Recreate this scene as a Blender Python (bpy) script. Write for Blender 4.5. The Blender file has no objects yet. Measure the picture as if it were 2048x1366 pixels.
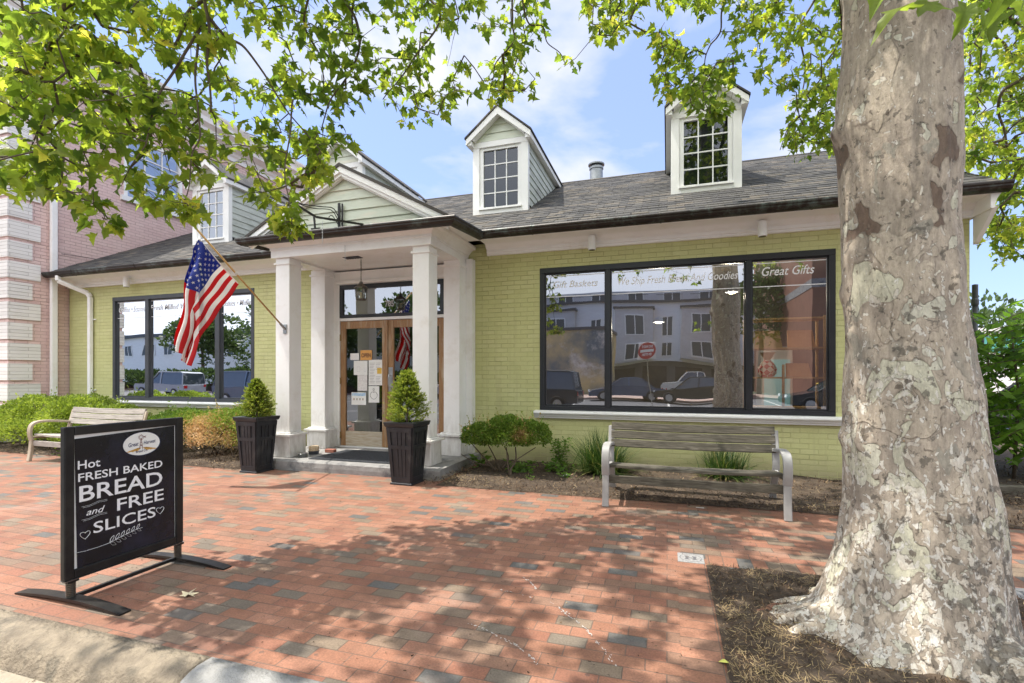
import bpy, math, random, numpy as np
from mathutils import Vector, Matrix, noise
R = math.radians
random.seed(7); rng = np.random.default_rng(7)
scene = bpy.context.scene
# ------------------------------------------------------------------ camera, sky, sun, exposure
YAW = math.atan(311/978); CC = math.cos(YAW); SS = math.sin(YAW); FOC = 978.; HZ = 750.; EYE = 1.4
cam = bpy.data.cameras.new('camera'); co = bpy.data.objects.new('camera', cam); scene.collection.objects.link(co)
co.location = (0, 0, EYE); co.rotation_euler = (R(90), 0, YAW)
cam.sensor_width = 36; cam.lens = 36*FOC/2048; cam.shift_y = (HZ-683)/2048; cam.clip_start = .05; cam.clip_end = 3000
scene.camera = co
SUNV = Vector((-.40, -.10, 1)).normalized()
world = bpy.data.worlds.new('World'); scene.world = world; world.use_nodes = True
wn = world.node_tree; wn.nodes.clear()
def N(t, kind, **kw):
    n = t.nodes.new(kind)
    for k, v in kw.items():
        if k.startswith('i_'):
            n.inputs[k[2:].replace('_', ' ')].default_value = v
        else: setattr(n, k, v)
    return n
wo = N(wn, 'ShaderNodeOutputWorld'); bg = N(wn, 'ShaderNodeBackground'); sky = N(wn, 'ShaderNodeTexSky', sky_type='NISHITA', sun_disc=False)
sky.sun_elevation = math.asin(SUNV.z); sky.sun_rotation = math.atan2(SUNV.x, SUNV.y); sky.air_density = 1.0; sky.dust_density = 1.2; sky.ozone_density = 1.5
bg.inputs['Strength'].default_value = .15
gm = N(wn, 'ShaderNodeNewGeometry'); sp = N(wn, 'ShaderNodeSeparateXYZ'); wn.links.new(gm.outputs['Incoming'], sp.inputs[0])
nrm = N(wn, 'ShaderNodeVectorMath', operation='SCALE'); nrm.inputs['Scale'].default_value = -1; wn.links.new(gm.outputs['Incoming'], nrm.inputs[0])
mp = N(wn, 'ShaderNodeMapping'); mp.inputs['Scale'].default_value = (1, 1, 2.2); mp.inputs['Location'].default_value = (.35, 1.2, .1); wn.links.new(nrm.outputs[0], mp.inputs[0])
nz = N(wn, 'ShaderNodeTexNoise'); nz.inputs['Scale'].default_value = 2.3; nz.inputs['Detail'].default_value = 9; nz.inputs['Roughness'].default_value = .52; nz.inputs['Distortion'].default_value = .25
wn.links.new(mp.outputs[0], nz.inputs['Vector'])
cr = N(wn, 'ShaderNodeValToRGB'); cr.color_ramp.elements[0].position = .52; cr.color_ramp.elements[1].position = .66; wn.links.new(nz.outputs['Fac'], cr.inputs[0])
# towards the street side (-y) the sky is milky
back = N(wn, 'ShaderNodeSeparateXYZ'); wn.links.new(nrm.outputs[0], back.inputs[0])
mr = N(wn, 'ShaderNodeMapRange'); mr.inputs['From Min'].default_value = .25; mr.inputs['From Max'].default_value = -.35; wn.links.new(back.outputs['Y'], mr.inputs['Value'])
mx = N(wn, 'ShaderNodeMath', operation='MAXIMUM'); wn.links.new(cr.outputs['Color'], mx.inputs[0])
mm = N(wn, 'ShaderNodeMath', operation='MULTIPLY'); mm.inputs[1].default_value = .85; wn.links.new(mr.outputs[0], mm.inputs[0]); mx.inputs[1].default_value = 0
tint = N(wn, 'ShaderNodeMix', data_type='RGBA', blend_type='MULTIPLY'); tint.inputs['Factor'].default_value = 1
tint.inputs['B'].default_value = (.31, .345, .40, 1); wn.links.new(sky.outputs[0], tint.inputs['A'])
lift = N(wn, 'ShaderNodeMix', data_type='RGBA', blend_type='ADD'); lift.inputs['Factor'].default_value = 1; lift.inputs['B'].default_value = (.82, 1.0, 1.68, 1)
wn.links.new(tint.outputs['Result'], lift.inputs['A'])
cl = N(wn, 'ShaderNodeMix', data_type='RGBA'); wn.links.new(mx.outputs[0], cl.inputs['Factor']); wn.links.new(lift.outputs['Result'], cl.inputs['A']); cl.inputs['B'].default_value = (2.75, 2.8, 2.95, 1)
bk = N(wn, 'ShaderNodeMix', data_type='RGBA'); elv = N(wn, 'ShaderNodeMapRange'); elv.inputs['From Min'].default_value = .30; elv.inputs['From Max'].default_value = .55; wn.links.new(back.outputs['Z'], elv.inputs['Value'])
bkc = N(wn, 'ShaderNodeMix', data_type='RGBA'); bkc.inputs['A'].default_value = (4.3, 4.4, 4.7, 1); bkc.inputs['B'].default_value = (9.6, 9.6, 9.6, 1); wn.links.new(elv.outputs[0], bkc.inputs['Factor']); wn.links.new(bkc.outputs['Result'], bk.inputs['B']); wn.links.new(mm.outputs[0], bk.inputs['Factor']); wn.links.new(cl.outputs['Result'], bk.inputs['A'])
wn.links.new(bk.outputs['Result'], bg.inputs['Color']); wn.links.new(bg.outputs[0], wo.inputs[0])
sl = bpy.data.lights.new('sun', 'SUN'); so = bpy.data.objects.new('sun', sl); scene.collection.objects.link(so)
sl.energy = 2.9; sl.angle = R(.55); sl.color = (1, .94, .84); so.rotation_euler = SUNV.to_track_quat('Z', 'Y').to_euler(); so.location = (-5, 0, 20)
scene.view_settings.view_transform = 'Standard'; scene.view_settings.look = 'None'; scene.view_settings.exposure = 1.3; scene.view_settings.gamma = 1
scene.cycles.max_bounces = 8; scene.cycles.transparent_max_bounces = 12; scene.cycles.use_denoising = True

# ------------------------------------------------------------------ helpers
def ray(px, py):
    u = (px-1024)/FOC; return (-SS+u*CC, CC+u*SS, (HZ-py)/FOC)
def at(px, py, Y):            # photo pixel -> point on the plane y = Y
    d = ray(px, py); t = Y/d[1]; return Vector((d[0]*t, Y, EYE+d[2]*t))
def atx(px, py, X):
    d = ray(px, py); t = X/d[0]; return Vector((X, d[1]*t, EYE+d[2]*t))
def atd(px, py, D):           # at camera depth D
    d = ray(px, py); return Vector((d[0]*D, d[1]*D, EYE+d[2]*D))
def gd(px, py, z=0):
    d = ray(px, py); t = (z-EYE)/d[2]; return Vector((d[0]*t, d[1]*t, z))
def proj(p):
    r = p[0]*CC+p[1]*SS; d = -p[0]*SS+p[1]*CC
    return (1024+FOC*r/d, HZ-FOC*(p[2]-EYE)/d, d) if d > .05 else (0, 0, -1)

class MB:
    def __init__(s): s.v = []; s.f = []; s.m = []; s.k = 0
    def add(s, vs, fs):
        b = len(s.v); s.v += [tuple(p) for p in vs]
        for f in fs: s.f.append([b+i for i in f]); s.m.append(s.k)
        return s
    def mat(s, k): s.k = k; return s
    def box(s, x0, x1, y0, y1, z0, z1):
        return s.add([(x0,y0,z0),(x1,y0,z0),(x1,y1,z0),(x0,y1,z0),(x0,y0,z1),(x1,y0,z1),(x1,y1,z1),(x0,y1,z1)],
                     [(3,2,1,0),(4,5,6,7),(0,1,5,4),(1,2,6,5),(2,3,7,6),(3,0,4,7)])
    def hexa(s, a, b):        # two quads (4 points each) -> solid
        return s.add(list(a)+list(b), [(3,2,1,0),(4,5,6,7),(0,1,5,4),(1,2,6,5),(2,3,7,6),(3,0,4,7)])
    def loft(s, rings, cap=True, close=True):
        n = len(rings[0]); b = len(s.v); fs = []
        for i in range(len(rings)-1):
            for j in range(n if close else n-1):
                k = (j+1) % n; fs.append((i*n+j, i*n+k, (i+1)*n+k, (i+1)*n+j))
        if cap: fs.append(tuple(range(n))[::-1]); fs.append(tuple((len(rings)-1)*n+j for j in range(n)))
        return s.add([p for r in rings for p in r], fs)
    def path(s, pts, rad, n=8, cap=True, flat=1):
        pts = [Vector(p) for p in pts]
        if not hasattr(rad, '__len__'): rad = [rad]*len(pts)
        rings = []; ref = None
        for i, p in enumerate(pts):
            d = (pts[min(i+1, len(pts)-1)]-pts[max(i-1, 0)]).normalized()
            if ref is None: ref = d.orthogonal().normalized() if abs(d.z) > .9 else Vector((0,0,1)).cross(d).normalized()
            u = (ref-d*ref.dot(d)).normalized(); ref = u; w = d.cross(u)
            rings.append([p+(u*math.cos(t)*rad[i]+w*math.sin(t)*rad[i]*flat) for t in [2*math.pi*k/n for k in range(n)]])
        return s.loft(rings, cap)
    def bar(s, p0, p1, w, h, up=(0,0,1)):
        p0 = Vector(p0); p1 = Vector(p1); d = (p1-p0).normalized(); u = d.cross(Vector(up)).normalized()*w/2; v = u.cross(d).normalized()*h/2
        return s.hexa([p0-u-v, p0+u-v, p0+u+v, p0-u+v], [p1-u-v, p1+u-v, p1+u+v, p1-u+v])
    def lathe(s, c, prof, n=20):
        c = Vector(c); return s.loft([[c+Vector((r*math.cos(2*math.pi*k/n), r*math.sin(2*math.pi*k/n), z)) for k in range(n)] for r, z in prof])
    def sweepx(s, prof, x0, x1): return s.loft([[(x0, y, z) for y, z in prof], [(x1, y, z) for y, z in prof]])
    def sweepy(s, prof, y0, y1): return s.loft([[(x, y0, z) for x, z in prof], [(x, y1, z) for x, z in prof]])
    def build(s, name, mats, parent=None, smooth=False, bevel=0, seg=1):
        me = bpy.data.meshes.new(name); o = origin(parent)
        me.from_pydata([(x-o[0], y-o[1], z-o[2]) for x, y, z in s.v], [], s.f)
        if not isinstance(mats, (list, tuple)): mats = [mats]
        for m in mats: me.materials.append(m)
        if len(mats) > 1: me.polygons.foreach_set('material_index', s.m)
        me.update()
        import bmesh
        bm = bmesh.new(); bm.from_mesh(me); bmesh.ops.recalc_face_normals(bm, faces=bm.faces); bm.to_mesh(me); bm.free()
        if smooth: me.polygons.foreach_set('use_smooth', [True]*len(me.polygons))
        ob = bpy.data.objects.new(name, me); scene.collection.objects.link(ob); ob.parent = parent
        if bevel:
            b = ob.modifiers.new('bevel', 'BEVEL'); b.width = bevel; b.segments = seg; b.limit_method = 'ANGLE'; b.angle_limit = R(40)
            if smooth: b.harden_normals = False
        return ob
def origin(p):
    o = Vector((0,0,0))
    while p is not None: o += p.location; p = p.parent
    return o
def tag(o, label=None, cat=None, group=None, kind=None):
    if label: o['label'] = label
    if cat: o['category'] = cat
    if group: o['group'] = group
    if kind: o['kind'] = kind
    return o
def thing(name, loc, label, cat, group=None):
    e = bpy.data.objects.new(name, None); scene.collection.objects.link(e); e.location = loc; e.empty_display_size = .1
    return tag(e, label, cat, group)
def rawmesh(name, verts, faces, mats, parent=None, attr=None, smooth=False, mi=None):  # numpy arrays, faces all same size
    me = bpy.data.meshes.new(name); o = np.array(origin(parent)); v = np.asarray(verts, np.float32)-o; f = np.asarray(faces, np.int32); k = f.shape[1]
    me.vertices.add(len(v)); me.vertices.foreach_set('co', v.astype(np.float32).ravel())
    me.loops.add(f.size); me.loops.foreach_set('vertex_index', f.ravel())
    me.polygons.add(len(f)); me.polygons.foreach_set('loop_start', np.arange(0, f.size, k, dtype=np.int32)); me.polygons.foreach_set('loop_total', np.full(len(f), k, np.int32))
    if not isinstance(mats, (list, tuple)): mats = [mats]
    for m in mats: me.materials.append(m)
    me.update(calc_edges=True)
    if mi is not None: me.polygons.foreach_set('material_index', np.asarray(mi, np.int32))
    if smooth: me.polygons.foreach_set('use_smooth', [True]*len(f))
    if attr is not None:
        a = me.attributes.new('rnd', 'FLOAT', 'FACE'); a.data.foreach_set('value', np.asarray(attr, np.float32))
    ob = bpy.data.objects.new(name, me); scene.collection.objects.link(ob); ob.parent = parent
    return ob
def text(s, name, mat, parent, org, xd, ud, h, width=None, shear=0, bold=0, ext=.0012, align='LEFT', label=None):
    c = bpy.data.curves.new('t', 'FONT'); c.body = s; c.size = 1; c.shear = shear; c.offset = bold; c.extrude = 0; c.resolution_u = 3
    t = bpy.data.objects.new('t', c); me = bpy.data.meshes.new_from_object(t); bpy.data.objects.remove(t)
    vs = np.array([v.co[:] for v in me.vertices]); x0, x1 = vs[:,0].min(), vs[:,0].max()
    cap = .73; k = h/cap; kx = k if width is None else width/(x1-x0)
    off = x0 if align == 'LEFT' else (x0+x1)/2
    xd = Vector(xd).normalized(); ud = Vector(ud).normalized(); nd = xd.cross(ud); o = Vector(org)-origin(parent)
    for v in me.vertices:
        p = o+xd*((v.co.x-off)*kx)+ud*(v.co.y*k)+nd*ext; v.co = p
    me.materials.clear(); me.materials.append(mat); me.name = name
    ob = bpy.data.objects.new(name, me); scene.collection.objects.link(ob); ob.parent = parent
    if label: ob['label'] = label
    return ob

# ------------------------------------------------------------------ materials
def base(name):
    m = bpy.data.materials.new(name); m.use_nodes = True; t = m.node_tree; p = t.nodes['Principled BSDF']; return m, t, p
def lk(t, a, b): t.links.new(a, b)
def coords(t, sc=(1,1,1), loc=(0,0,0), rot=(0,0,0)):
    g = N(t, 'ShaderNodeNewGeometry'); mp = N(t, 'ShaderNodeMapping'); mp.inputs['Scale'].default_value = sc; mp.inputs['Location'].default_value = loc; mp.inputs['Rotation'].default_value = rot
    lk(t, g.outputs['Position'], mp.inputs[0]); return mp.outputs[0]
def noi(t, vec, s, det=6, ro=.6, dist=0):
    n = N(t, 'ShaderNodeTexNoise'); n.inputs['Scale'].default_value = s; n.inputs['Detail'].default_value = det; n.inputs['Roughness'].default_value = ro; n.inputs['Distortion'].default_value = dist
    if vec is not None: lk(t, vec, n.inputs['Vector'])
    return n.outputs['Fac']
def ramp(t, fac, stops, const=False):
    r = N(t, 'ShaderNodeValToRGB'); e = r.color_ramp.elements
    if const: r.color_ramp.interpolation = 'CONSTANT'
    while len(e) < len(stops): e.new(.5)
    for i, (p, c) in enumerate(stops):
        e[i].position = p; e[i].color = (*c, 1) if hasattr(c, '__len__') else (c, c, c, 1)
    lk(t, fac, r.inputs[0]); return r.outputs[0]
def mixc(t, fac, a, b, bt='MIX'):
    m = N(t, 'ShaderNodeMix', data_type='RGBA', blend_type=bt)
    for k, v in (('Factor', fac), ('A', a), ('B', b)):
        if hasattr(v, 'is_linked') or hasattr(v, 'links'): lk(t, v, m.inputs[k])
        elif k == 'Factor': m.inputs[k].default_value = v
        else: m.inputs[k].default_value = (*v, 1)
    return m.outputs['Result']
def math_(t, op, a, b=0, c=None):
    m = N(t, 'ShaderNodeMath', operation=op)
    for i, v in enumerate((a, b, c)):
        if v is None: continue
        if hasattr(v, 'links'): lk(t, v, m.inputs[i])
        else: m.inputs[i].default_value = v
    return m.outputs[0]
def bump(t, p, h, dist=.005, st=1, prev=None):
    b = N(t, 'ShaderNodeBump'); b.inputs['Distance'].default_value = dist; b.inputs['Strength'].default_value = st; lk(t, h, b.inputs['Height'])
    if prev: lk(t, prev, b.inputs['Normal'])
    lk(t, b.outputs[0], p.inputs['Normal']); return b.outputs[0]
def M(name, c1, c2=None, s=8, rough=.6, bmp=0, bs=40, metal=0, sc=(1,1,1), lo=.35, hi=.65, spec=None, c3=None, s3=1.5):
    m, t, p = base(name); v = coords(t, sc); p.inputs['Roughness'].default_value = rough; p.inputs['Metallic'].default_value = metal
    if spec is not None: p.inputs['Specular IOR Level'].default_value = spec
    if c2 is None: c2 = tuple(x*.82 for x in c1)
    col = mixc(t, ramp(t, noi(t, v, s), [(lo, 0.), (hi, 1.)]), c1, c2)
    if c3 is not None: col = mixc(t, ramp(t, noi(t, v, s3, 8, .7), [(.52, 0.), (.68, 1.)]), col, c3)
    lk(t, col, p.inputs['Base Color'])
    if bmp: bump(t, p, noi(t, v, bs, 4), bmp)
    return m
def brickmat(name, cols, mortar, bw=.21, bh=.068, ms=.006, horiz=False, bmp=.004, rough=.75, off=.5, stains=None, shift=(0,0,0), rotz=0, noise_amt=.25, mortvis=1., spots=0, splash=0):
    m, t, p = base(name); g = N(t, 'ShaderNodeNewGeometry'); s = N(t, 'ShaderNodeSeparateXYZ'); lk(t, g.outputs['Position'], s.inputs[0])
    c = N(t, 'ShaderNodeCombineXYZ')
    if horiz:
        if rotz: lk(t, s.outputs['Y'], c.inputs['X']); lk(t, s.outputs['X'], c.inputs['Y'])
        else: lk(t, s.outputs['X'], c.inputs['X']); lk(t, s.outputs['Y'], c.inputs['Y'])
    else:
        lk(t, math_(t, 'ADD', s.outputs['X'], s.outputs['Y']), c.inputs['X']); lk(t, s.outputs['Z'], c.inputs['Y'])
    mp = N(t, 'ShaderNodeMapping'); mp.inputs['Location'].default_value = shift; lk(t, c.outputs[0], mp.inputs[0])
    # tiny waviness of the courses
    nn = N(t, 'ShaderNodeTexNoise'); nn.inputs['Scale'].default_value = 9; lk(t, mp.outputs[0], nn.inputs['Vector'])
    va = N(t, 'ShaderNodeVectorMath', operation='MULTIPLY_ADD'); lk(t, nn.outputs['Color'], va.inputs[0]); va.inputs[1].default_value = (.006,.006,0); lk(t, mp.outputs[0], va.inputs[2])
    b = N(t, 'ShaderNodeTexBrick'); b.offset = off; b.inputs['Scale'].default_value = 1; b.inputs['Brick Width'].default_value = bw; b.inputs['Row Height'].default_value = bh
    b.inputs['Mortar Size'].default_value = ms; b.inputs['Mortar Smooth'].default_value = .4; b.inputs['Color1'].default_value = (0,0,0,1); b.inputs['Color2'].default_value = (1,1,1,1); b.inputs['Mortar'].default_value = (.5,.5,.5,1)
    lk(t, va.outputs[0], b.inputs['Vector'])
    n1 = noi(t, g.outputs['Position'], 3, 8, .65); n2 = noi(t, g.outputs['Position'], 90, 4, .7)
    k = len(cols); col = ramp(t, b.outputs['Color'], [(cols[i][0], cols[i][1]) for i in range(k)], True)
    col = mixc(t, noise_amt, col, ramp(t, n2, [(.3, .25), (.7, .85)]), 'OVERLAY')
    col = mixc(t, noise_amt, col, ramp(t, n1, [(.3, .3), (.7, .75)]), 'OVERLAY')
    if stains: col = mixc(t, ramp(t, noi(t, g.outputs['Position'], stains[1], 8, .7), [(.55, 0.), (.72, stains[2])]), col, stains[0])
    if spots:
        vo = N(t, 'ShaderNodeTexVoronoi'); vo.inputs['Scale'].default_value = 5.5; lk(t, g.outputs['Position'], vo.inputs['Vector'])
        col = mixc(t, ramp(t, math_(t, 'ADD', vo.outputs['Distance'], math_(t, 'MULTIPLY', n2, .05)), [(.085, .55), (.10, 0.)]), col, (.05,.045,.04))
        col = mixc(t, ramp(t, noi(t, g.outputs['Position'], 160, 3, .7), [(.60, 0.), (.68, .6)]), col, (.06,.04,.03))
        col = mixc(t, ramp(t, noi(t, g.outputs['Position'], .9, 7, .7), [(.50, 0.), (.66, .45)]), col, (.13,.085,.065))
    if splash:
        zg = N(t, 'ShaderNodeMapRange'); zg.inputs['From Min'].default_value = splash; zg.inputs['From Max'].default_value = 0; lk(t, s.outputs['Z'], zg.inputs['Value'])
        col = mixc(t, ramp(t, math_(t, 'MULTIPLY', zg.outputs[0], math_(t, 'ADD', n1, .35)), [(.25, 0.), (.85, .75)]), col, (.26,.21,.13))
        dr = noi(t, coords(t, (7,7,.35)), 1.6, 5, .65); col = mixc(t, ramp(t, dr, [(.56, 0.), (.72, .28)]), col, (.36,.33,.18))
    fm = math_(t, 'MULTIPLY', b.outputs['Fac'], mortvis)
    col = mixc(t, fm, col, mortar); lk(t, col, p.inputs['Base Color']); p.inputs['Roughness'].default_value = rough
    inv = math_(t, 'SUBTRACT', 1, b.outputs['Fac']); b1 = bump(t, p, inv, bmp)
    bump(t, p, math_(t, 'ADD', math_(t, 'MULTIPLY', n2, .5), math_(t, 'MULTIPLY', b.outputs['Color'], .6)), bmp*.45, prev=b1)
    return m
G = (.525,.53,.245); G2 = (.51,.515,.235); G3 = (.54,.54,.26)
m_green = brickmat('green_painted_brick', [(0,G),(.35,G2),(.6,G3),(.85,(.52,.52,.24))], (.475,.475,.215), bw=.215, bh=.0705, ms=.0045, bmp=.0045, noise_amt=.14, stains=((.46,.42,.21), 1.9, .3), splash=.55)
m_pink = brickmat('pink_painted_brick', [(0,(.68,.49,.455)),(.4,(.65,.46,.43)),(.7,(.70,.51,.47))], (.50,.35,.32), bw=.215, bh=.0705, ms=.005, bmp=.007, noise_amt=.15)
m_quoin = brickmat('white_painted_brick', [(0,(.78,.76,.73)),(.5,(.72,.70,.67))], (.55,.52,.49), bw=.6, bh=.0705, ms=.005, bmp=.006, noise_amt=.15, stains=((.5,.45,.38), 3, .3))
pv = [(0,(.215,.097,.058)),(.14,(.24,.115,.072)),(.28,(.195,.084,.052)),(.40,(.228,.107,.067)),(.50,(.205,.096,.058)),(.60,(.18,.099,.065)),(.68,(.22,.102,.062)),(.76,(.17,.113,.076)),(.83,(.13,.105,.08)),(.88,(.155,.115,.08)),(.93,(.095,.09,.083)),(.97,(.17,.125,.088))]
m_pave = brickmat('brick_pavers', pv, (.12,.085,.065), bw=.2, bh=.1, ms=.0028, horiz=True, bmp=.003, rough=.8, noise_amt=.55, stains=((.31,.225,.18), 1.3, .5), spots=1)
m_pave2 = brickmat('brick_border', pv, (.12,.085,.065), bw=.2, bh=.1, ms=.0028, horiz=True, bmp=.003, rough=.8, off=0, noise_amt=.5, shift=(-.06,.03,0))
m_pave3 = brickmat('brick_soldier', pv, (.12,.085,.065), bw=.2, bh=.1, ms=.0028, horiz=True, bmp=.003, rough=.8, off=0, noise_amt=.5, rotz=1, shift=(.13,.0,0))
m_shingle = brickmat('roof_shingles', [(0,(.042,.041,.041)),(.2,(.072,.068,.062)),(.4,(.052,.05,.049)),(.55,(.105,.092,.075)),(.7,(.065,.062,.058)),(.85,(.034,.034,.034))], (.05,.045,.04), bw=.24, bh=.115, ms=.006, horiz=True, bmp=.012, rough=.9, noise_amt=.35, stains=((.08,.08,.08), 1.3, .5))
m_white = M('white_trim_paint', (.88,.88,.87), (.84,.84,.825), 3, .45, .0006, 60, c3=(.78,.76,.72), s3=2.3)
def dirty(m, z0, z1, c):
    t = m.node_tree; p = t.nodes['Principled BSDF']; src = p.inputs['Base Color'].links[0].from_socket
    g = N(t, 'ShaderNodeNewGeometry'); q = N(t, 'ShaderNodeSeparateXYZ'); lk(t, g.outputs['Position'], q.inputs[0]); mr_ = N(t, 'ShaderNodeMapRange'); mr_.inputs['From Min'].default_value = z1; mr_.inputs['From Max'].default_value = z0; lk(t, q.outputs['Z'], mr_.inputs['Value'])
    a = noi(t, coords(t, (4,4,1.2)), 3.2, 8, .72); f = ramp(t, math_(t, 'MULTIPLY', mr_.outputs[0], a), [(.20, 0.), (.62, .75)]); col = mixc(t, f, src, c)
    b = ramp(t, noi(t, coords(t, (9,9,1)), 2.2, 9, .78), [(.64, 0.), (.72, .28)]); col = mixc(t, b, col, (.55,.51,.45)); lk(t, col, p.inputs['Base Color'])
dirty(m_white, .12, 1.3, (.36,.33,.29))
m_white2 = M('white_window_paint', (.82,.82,.80), (.76,.76,.74), 3, .4)
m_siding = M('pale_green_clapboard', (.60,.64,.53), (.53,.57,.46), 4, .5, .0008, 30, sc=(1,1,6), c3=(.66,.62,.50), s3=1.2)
m_cheek = M('grey_green_clapboard', (.42,.45,.40), (.52,.55,.50), 3, .6, .001, 30, sc=(1,1,4), c3=(.22,.22,.20), s3=1.4)  # greyer than the gable clapboards, with darker noise blotches
m_gutter = M('dark_bronze_gutter', (.022,.017,.015), (.036,.029,.026), 6, .45, .0008, 30, metal=.4, c3=(.10,.13,.12), s3=3)
m_black = M('black_window_frame', (.016,.018,.022), (.022,.024,.028), 6, .35)
m_slate = M('slate_lit_frame', (.045,.05,.06), (.06,.065,.075), 6, .4)  # slate grey; on the left window frame it paints in a lit look
m_blackmetal = M('black_metal', (.012,.012,.013), (.03,.028,.026), 9, .4, .0004, 60, metal=.4)
m_oak = M('weathered_oak', (.36,.20,.085), (.25,.13,.055), 14, .5, .001, 60, sc=(6,6,.6), c3=(.45,.36,.25), s3=1.6)
m_bleach = M('bleached_door_rail', (.50,.45,.36), (.36,.28,.19), 10, .7, .001, 50, sc=(.6,1,6))
m_conc = M('step_concrete', (.29,.285,.275), (.21,.205,.20), 6, .85, .004, 60, c3=(.075,.078,.088), s3=3.4)
m_kerb = M('old_kerb_concrete', (.285,.235,.17), (.16,.13,.095), 9, .9, .016, 38, c3=(.10,.088,.068), s3=5.5)
m_kerb2 = M('new_kerb_concrete', (.31,.305,.295), (.23,.225,.215), 9, .85, .010, 60)
m_street = M('pale_street_concrete', (.36,.31,.24), (.27,.235,.18), 9, .9, .006, 70)
m_asphalt = M('asphalt', (.10,.10,.105), (.135,.13,.13), 1.5, .9, .004, 90)
m_soil = M('mulch_ground', (.040,.027,.018), (.075,.052,.034), 12, .95, .03, 26, c3=(.125,.092,.06), s3=4)
m_walk = M('far_ground', (.07,.09,.04), (.10,.10,.07), .3, .95)
m_pole = M('varnished_pole', (.55,.34,.12), (.46,.27,.09), 12, .35, sc=(1,4,4))
m_chrome = M('brushed_steel', (.55,.56,.57), (.40,.41,.42), 8, .3, metal=1)
m_vent = M('galvanised_vent', (.30,.32,.33), (.20,.22,.23), 6, .5, metal=.6)
m_grey = M('grey_powder_coat', (.34,.335,.325), (.27,.265,.26), 6, .5, .0005, 60)
m_tanbench = M('cream_bench_frame', (.44,.38,.29), (.36,.30,.22), 6, .55)
def wood(name, a, b, c):
    m, t, p = base(name); v = coords(t, (1.2, 14, 14)); w = noi(t, v, 3.5, 8, .65, 1.2); v2 = coords(t, (.8, 60, 60)); w2 = noi(t, v2, 2, 6, .7)
    col = ramp(t, w, [(.28, a), (.5, b), (.72, c)]); col = mixc(t, .55, col, ramp(t, w2, [(.35, .22), (.65, .8)]), 'OVERLAY')
    lk(t, col, p.inputs['Base Color']); p.inputs['Roughness'].default_value = .85; bump(t, p, math_(t, 'ADD', w, w2), .004); return m
m_wood = wood('weathered_grey_wood', (.028,.023,.016), (.078,.069,.05), (.17,.155,.125))
m_wood2 = wood('sun_bleached_wood', (.20,.18,.155), (.33,.30,.265), (.43,.40,.36))
m_planter = M('charcoal_planter', (.012,.014,.018), (.022,.025,.031), 7, .42, .001, 50, c3=(.045,.045,.043), s3=3.5)
m_mat = M('rubber_mat', (.02,.023,.03), (.04,.045,.055), 30, .8, .004, 120)
m_lantern = M('pewter_lantern', (.10,.09,.075), (.16,.145,.12), 10, .4, metal=.7)
m_candle = M('ivory_candle', (.75,.62,.36), (.7,.56,.3), 4, .5)
m_paper = M('white_paper', (.82,.82,.80), (.76,.76,.74), 3, .6)
m_ink = M('grey_ink', (.35,.33,.34), None, 3, .7)
m_letter = M('white_vinyl_lettering', (.85,.85,.87), (.8,.8,.83), 3, .5)
def plain(name, c, r=.5, metal=0): return M(name, c, tuple(x*.92 for x in c), 5, r, metal=metal)
def glassmat(name, refl, tintc, wob=.0, ws=.9, trans=(.75,.8,.8), fk=.6):
    m, t, p = base(name); t.nodes.remove(p); out = [n for n in t.nodes if n.type == 'OUTPUT_MATERIAL'][0]
    gl = N(t, 'ShaderNodeBsdfGlossy'); gl.inputs['Roughness'].default_value = 0; gl.inputs['Color'].default_value = (*tintc, 1)
    tr = N(t, 'ShaderNodeBsdfTransparent'); tr.inputs['Color'].default_value = (*trans, 1)
    lw = N(t, 'ShaderNodeFresnel'); lw.inputs['IOR'].default_value = 1.5
    f = math_(t, 'ADD', math_(t, 'MULTIPLY', lw.outputs[0], fk), refl)
    mxs = N(t, 'ShaderNodeMixShader'); lk(t, f, mxs.inputs[0]); lk(t, tr.outputs[0], mxs.inputs[1]); lk(t, gl.outputs[0], mxs.inputs[2]); lk(t, mxs.outputs[0], out.inputs[0])
    if wob:
        b = N(t, 'ShaderNodeBump'); b.inputs['Distance'].default_value = wob; lk(t, noi(t, coords(t, (1,1,1.6)), ws, 1, .3), b.inputs['Height']); lk(t, b.outputs[0], gl.inputs['Normal'])
    return m
m_glass = glassmat('shop_window_glass', .47, (.80,.83,.88), .0035, .9)
m_glass2 = glassmat('small_pane_glass', .07, (.8,.84,.9), .002, 1.5, (.5,.55,.55), .35)
m_doorglass = glassmat('door_glass', .30, (.85,.88,.92), .0015, 1.2)
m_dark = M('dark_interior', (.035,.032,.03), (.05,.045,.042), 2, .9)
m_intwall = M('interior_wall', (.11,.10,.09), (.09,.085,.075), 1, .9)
m_pine = M('pine_shelf', (.62,.42,.20), (.52,.34,.15), 9, .6, sc=(1,6,6))

def leafmat(name, cols, tcol, tw=.45, rough=.45):
    m, t, p = base(name); out = [n for n in t.nodes if n.type == 'OUTPUT_MATERIAL'][0]
    a = N(t, 'ShaderNodeAttribute'); a.attribute_name = 'rnd'; c = ramp(t, a.outputs['Fac'], cols)
    v = coords(t); c = mixc(t, .18, c, ramp(t, noi(t, v, 60, 3), [(.3, .2), (.7, .8)]), 'OVERLAY')
    lk(t, c, p.inputs['Base Color']); p.inputs['Roughness'].default_value = rough; p.inputs['Specular IOR Level'].default_value = .35
    tr = N(t, 'ShaderNodeBsdfTranslucent'); lk(t, mixc(t, 1, c, tcol, 'MULTIPLY'), tr.inputs['Color'])
    ms = N(t, 'ShaderNodeMixShader'); ms.inputs[0].default_value = tw; lk(t, p.outputs[0], ms.inputs[1]); lk(t, tr.outputs[0], ms.inputs[2]); lk(t, ms.outputs[0], out.inputs[0])
    return m
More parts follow.
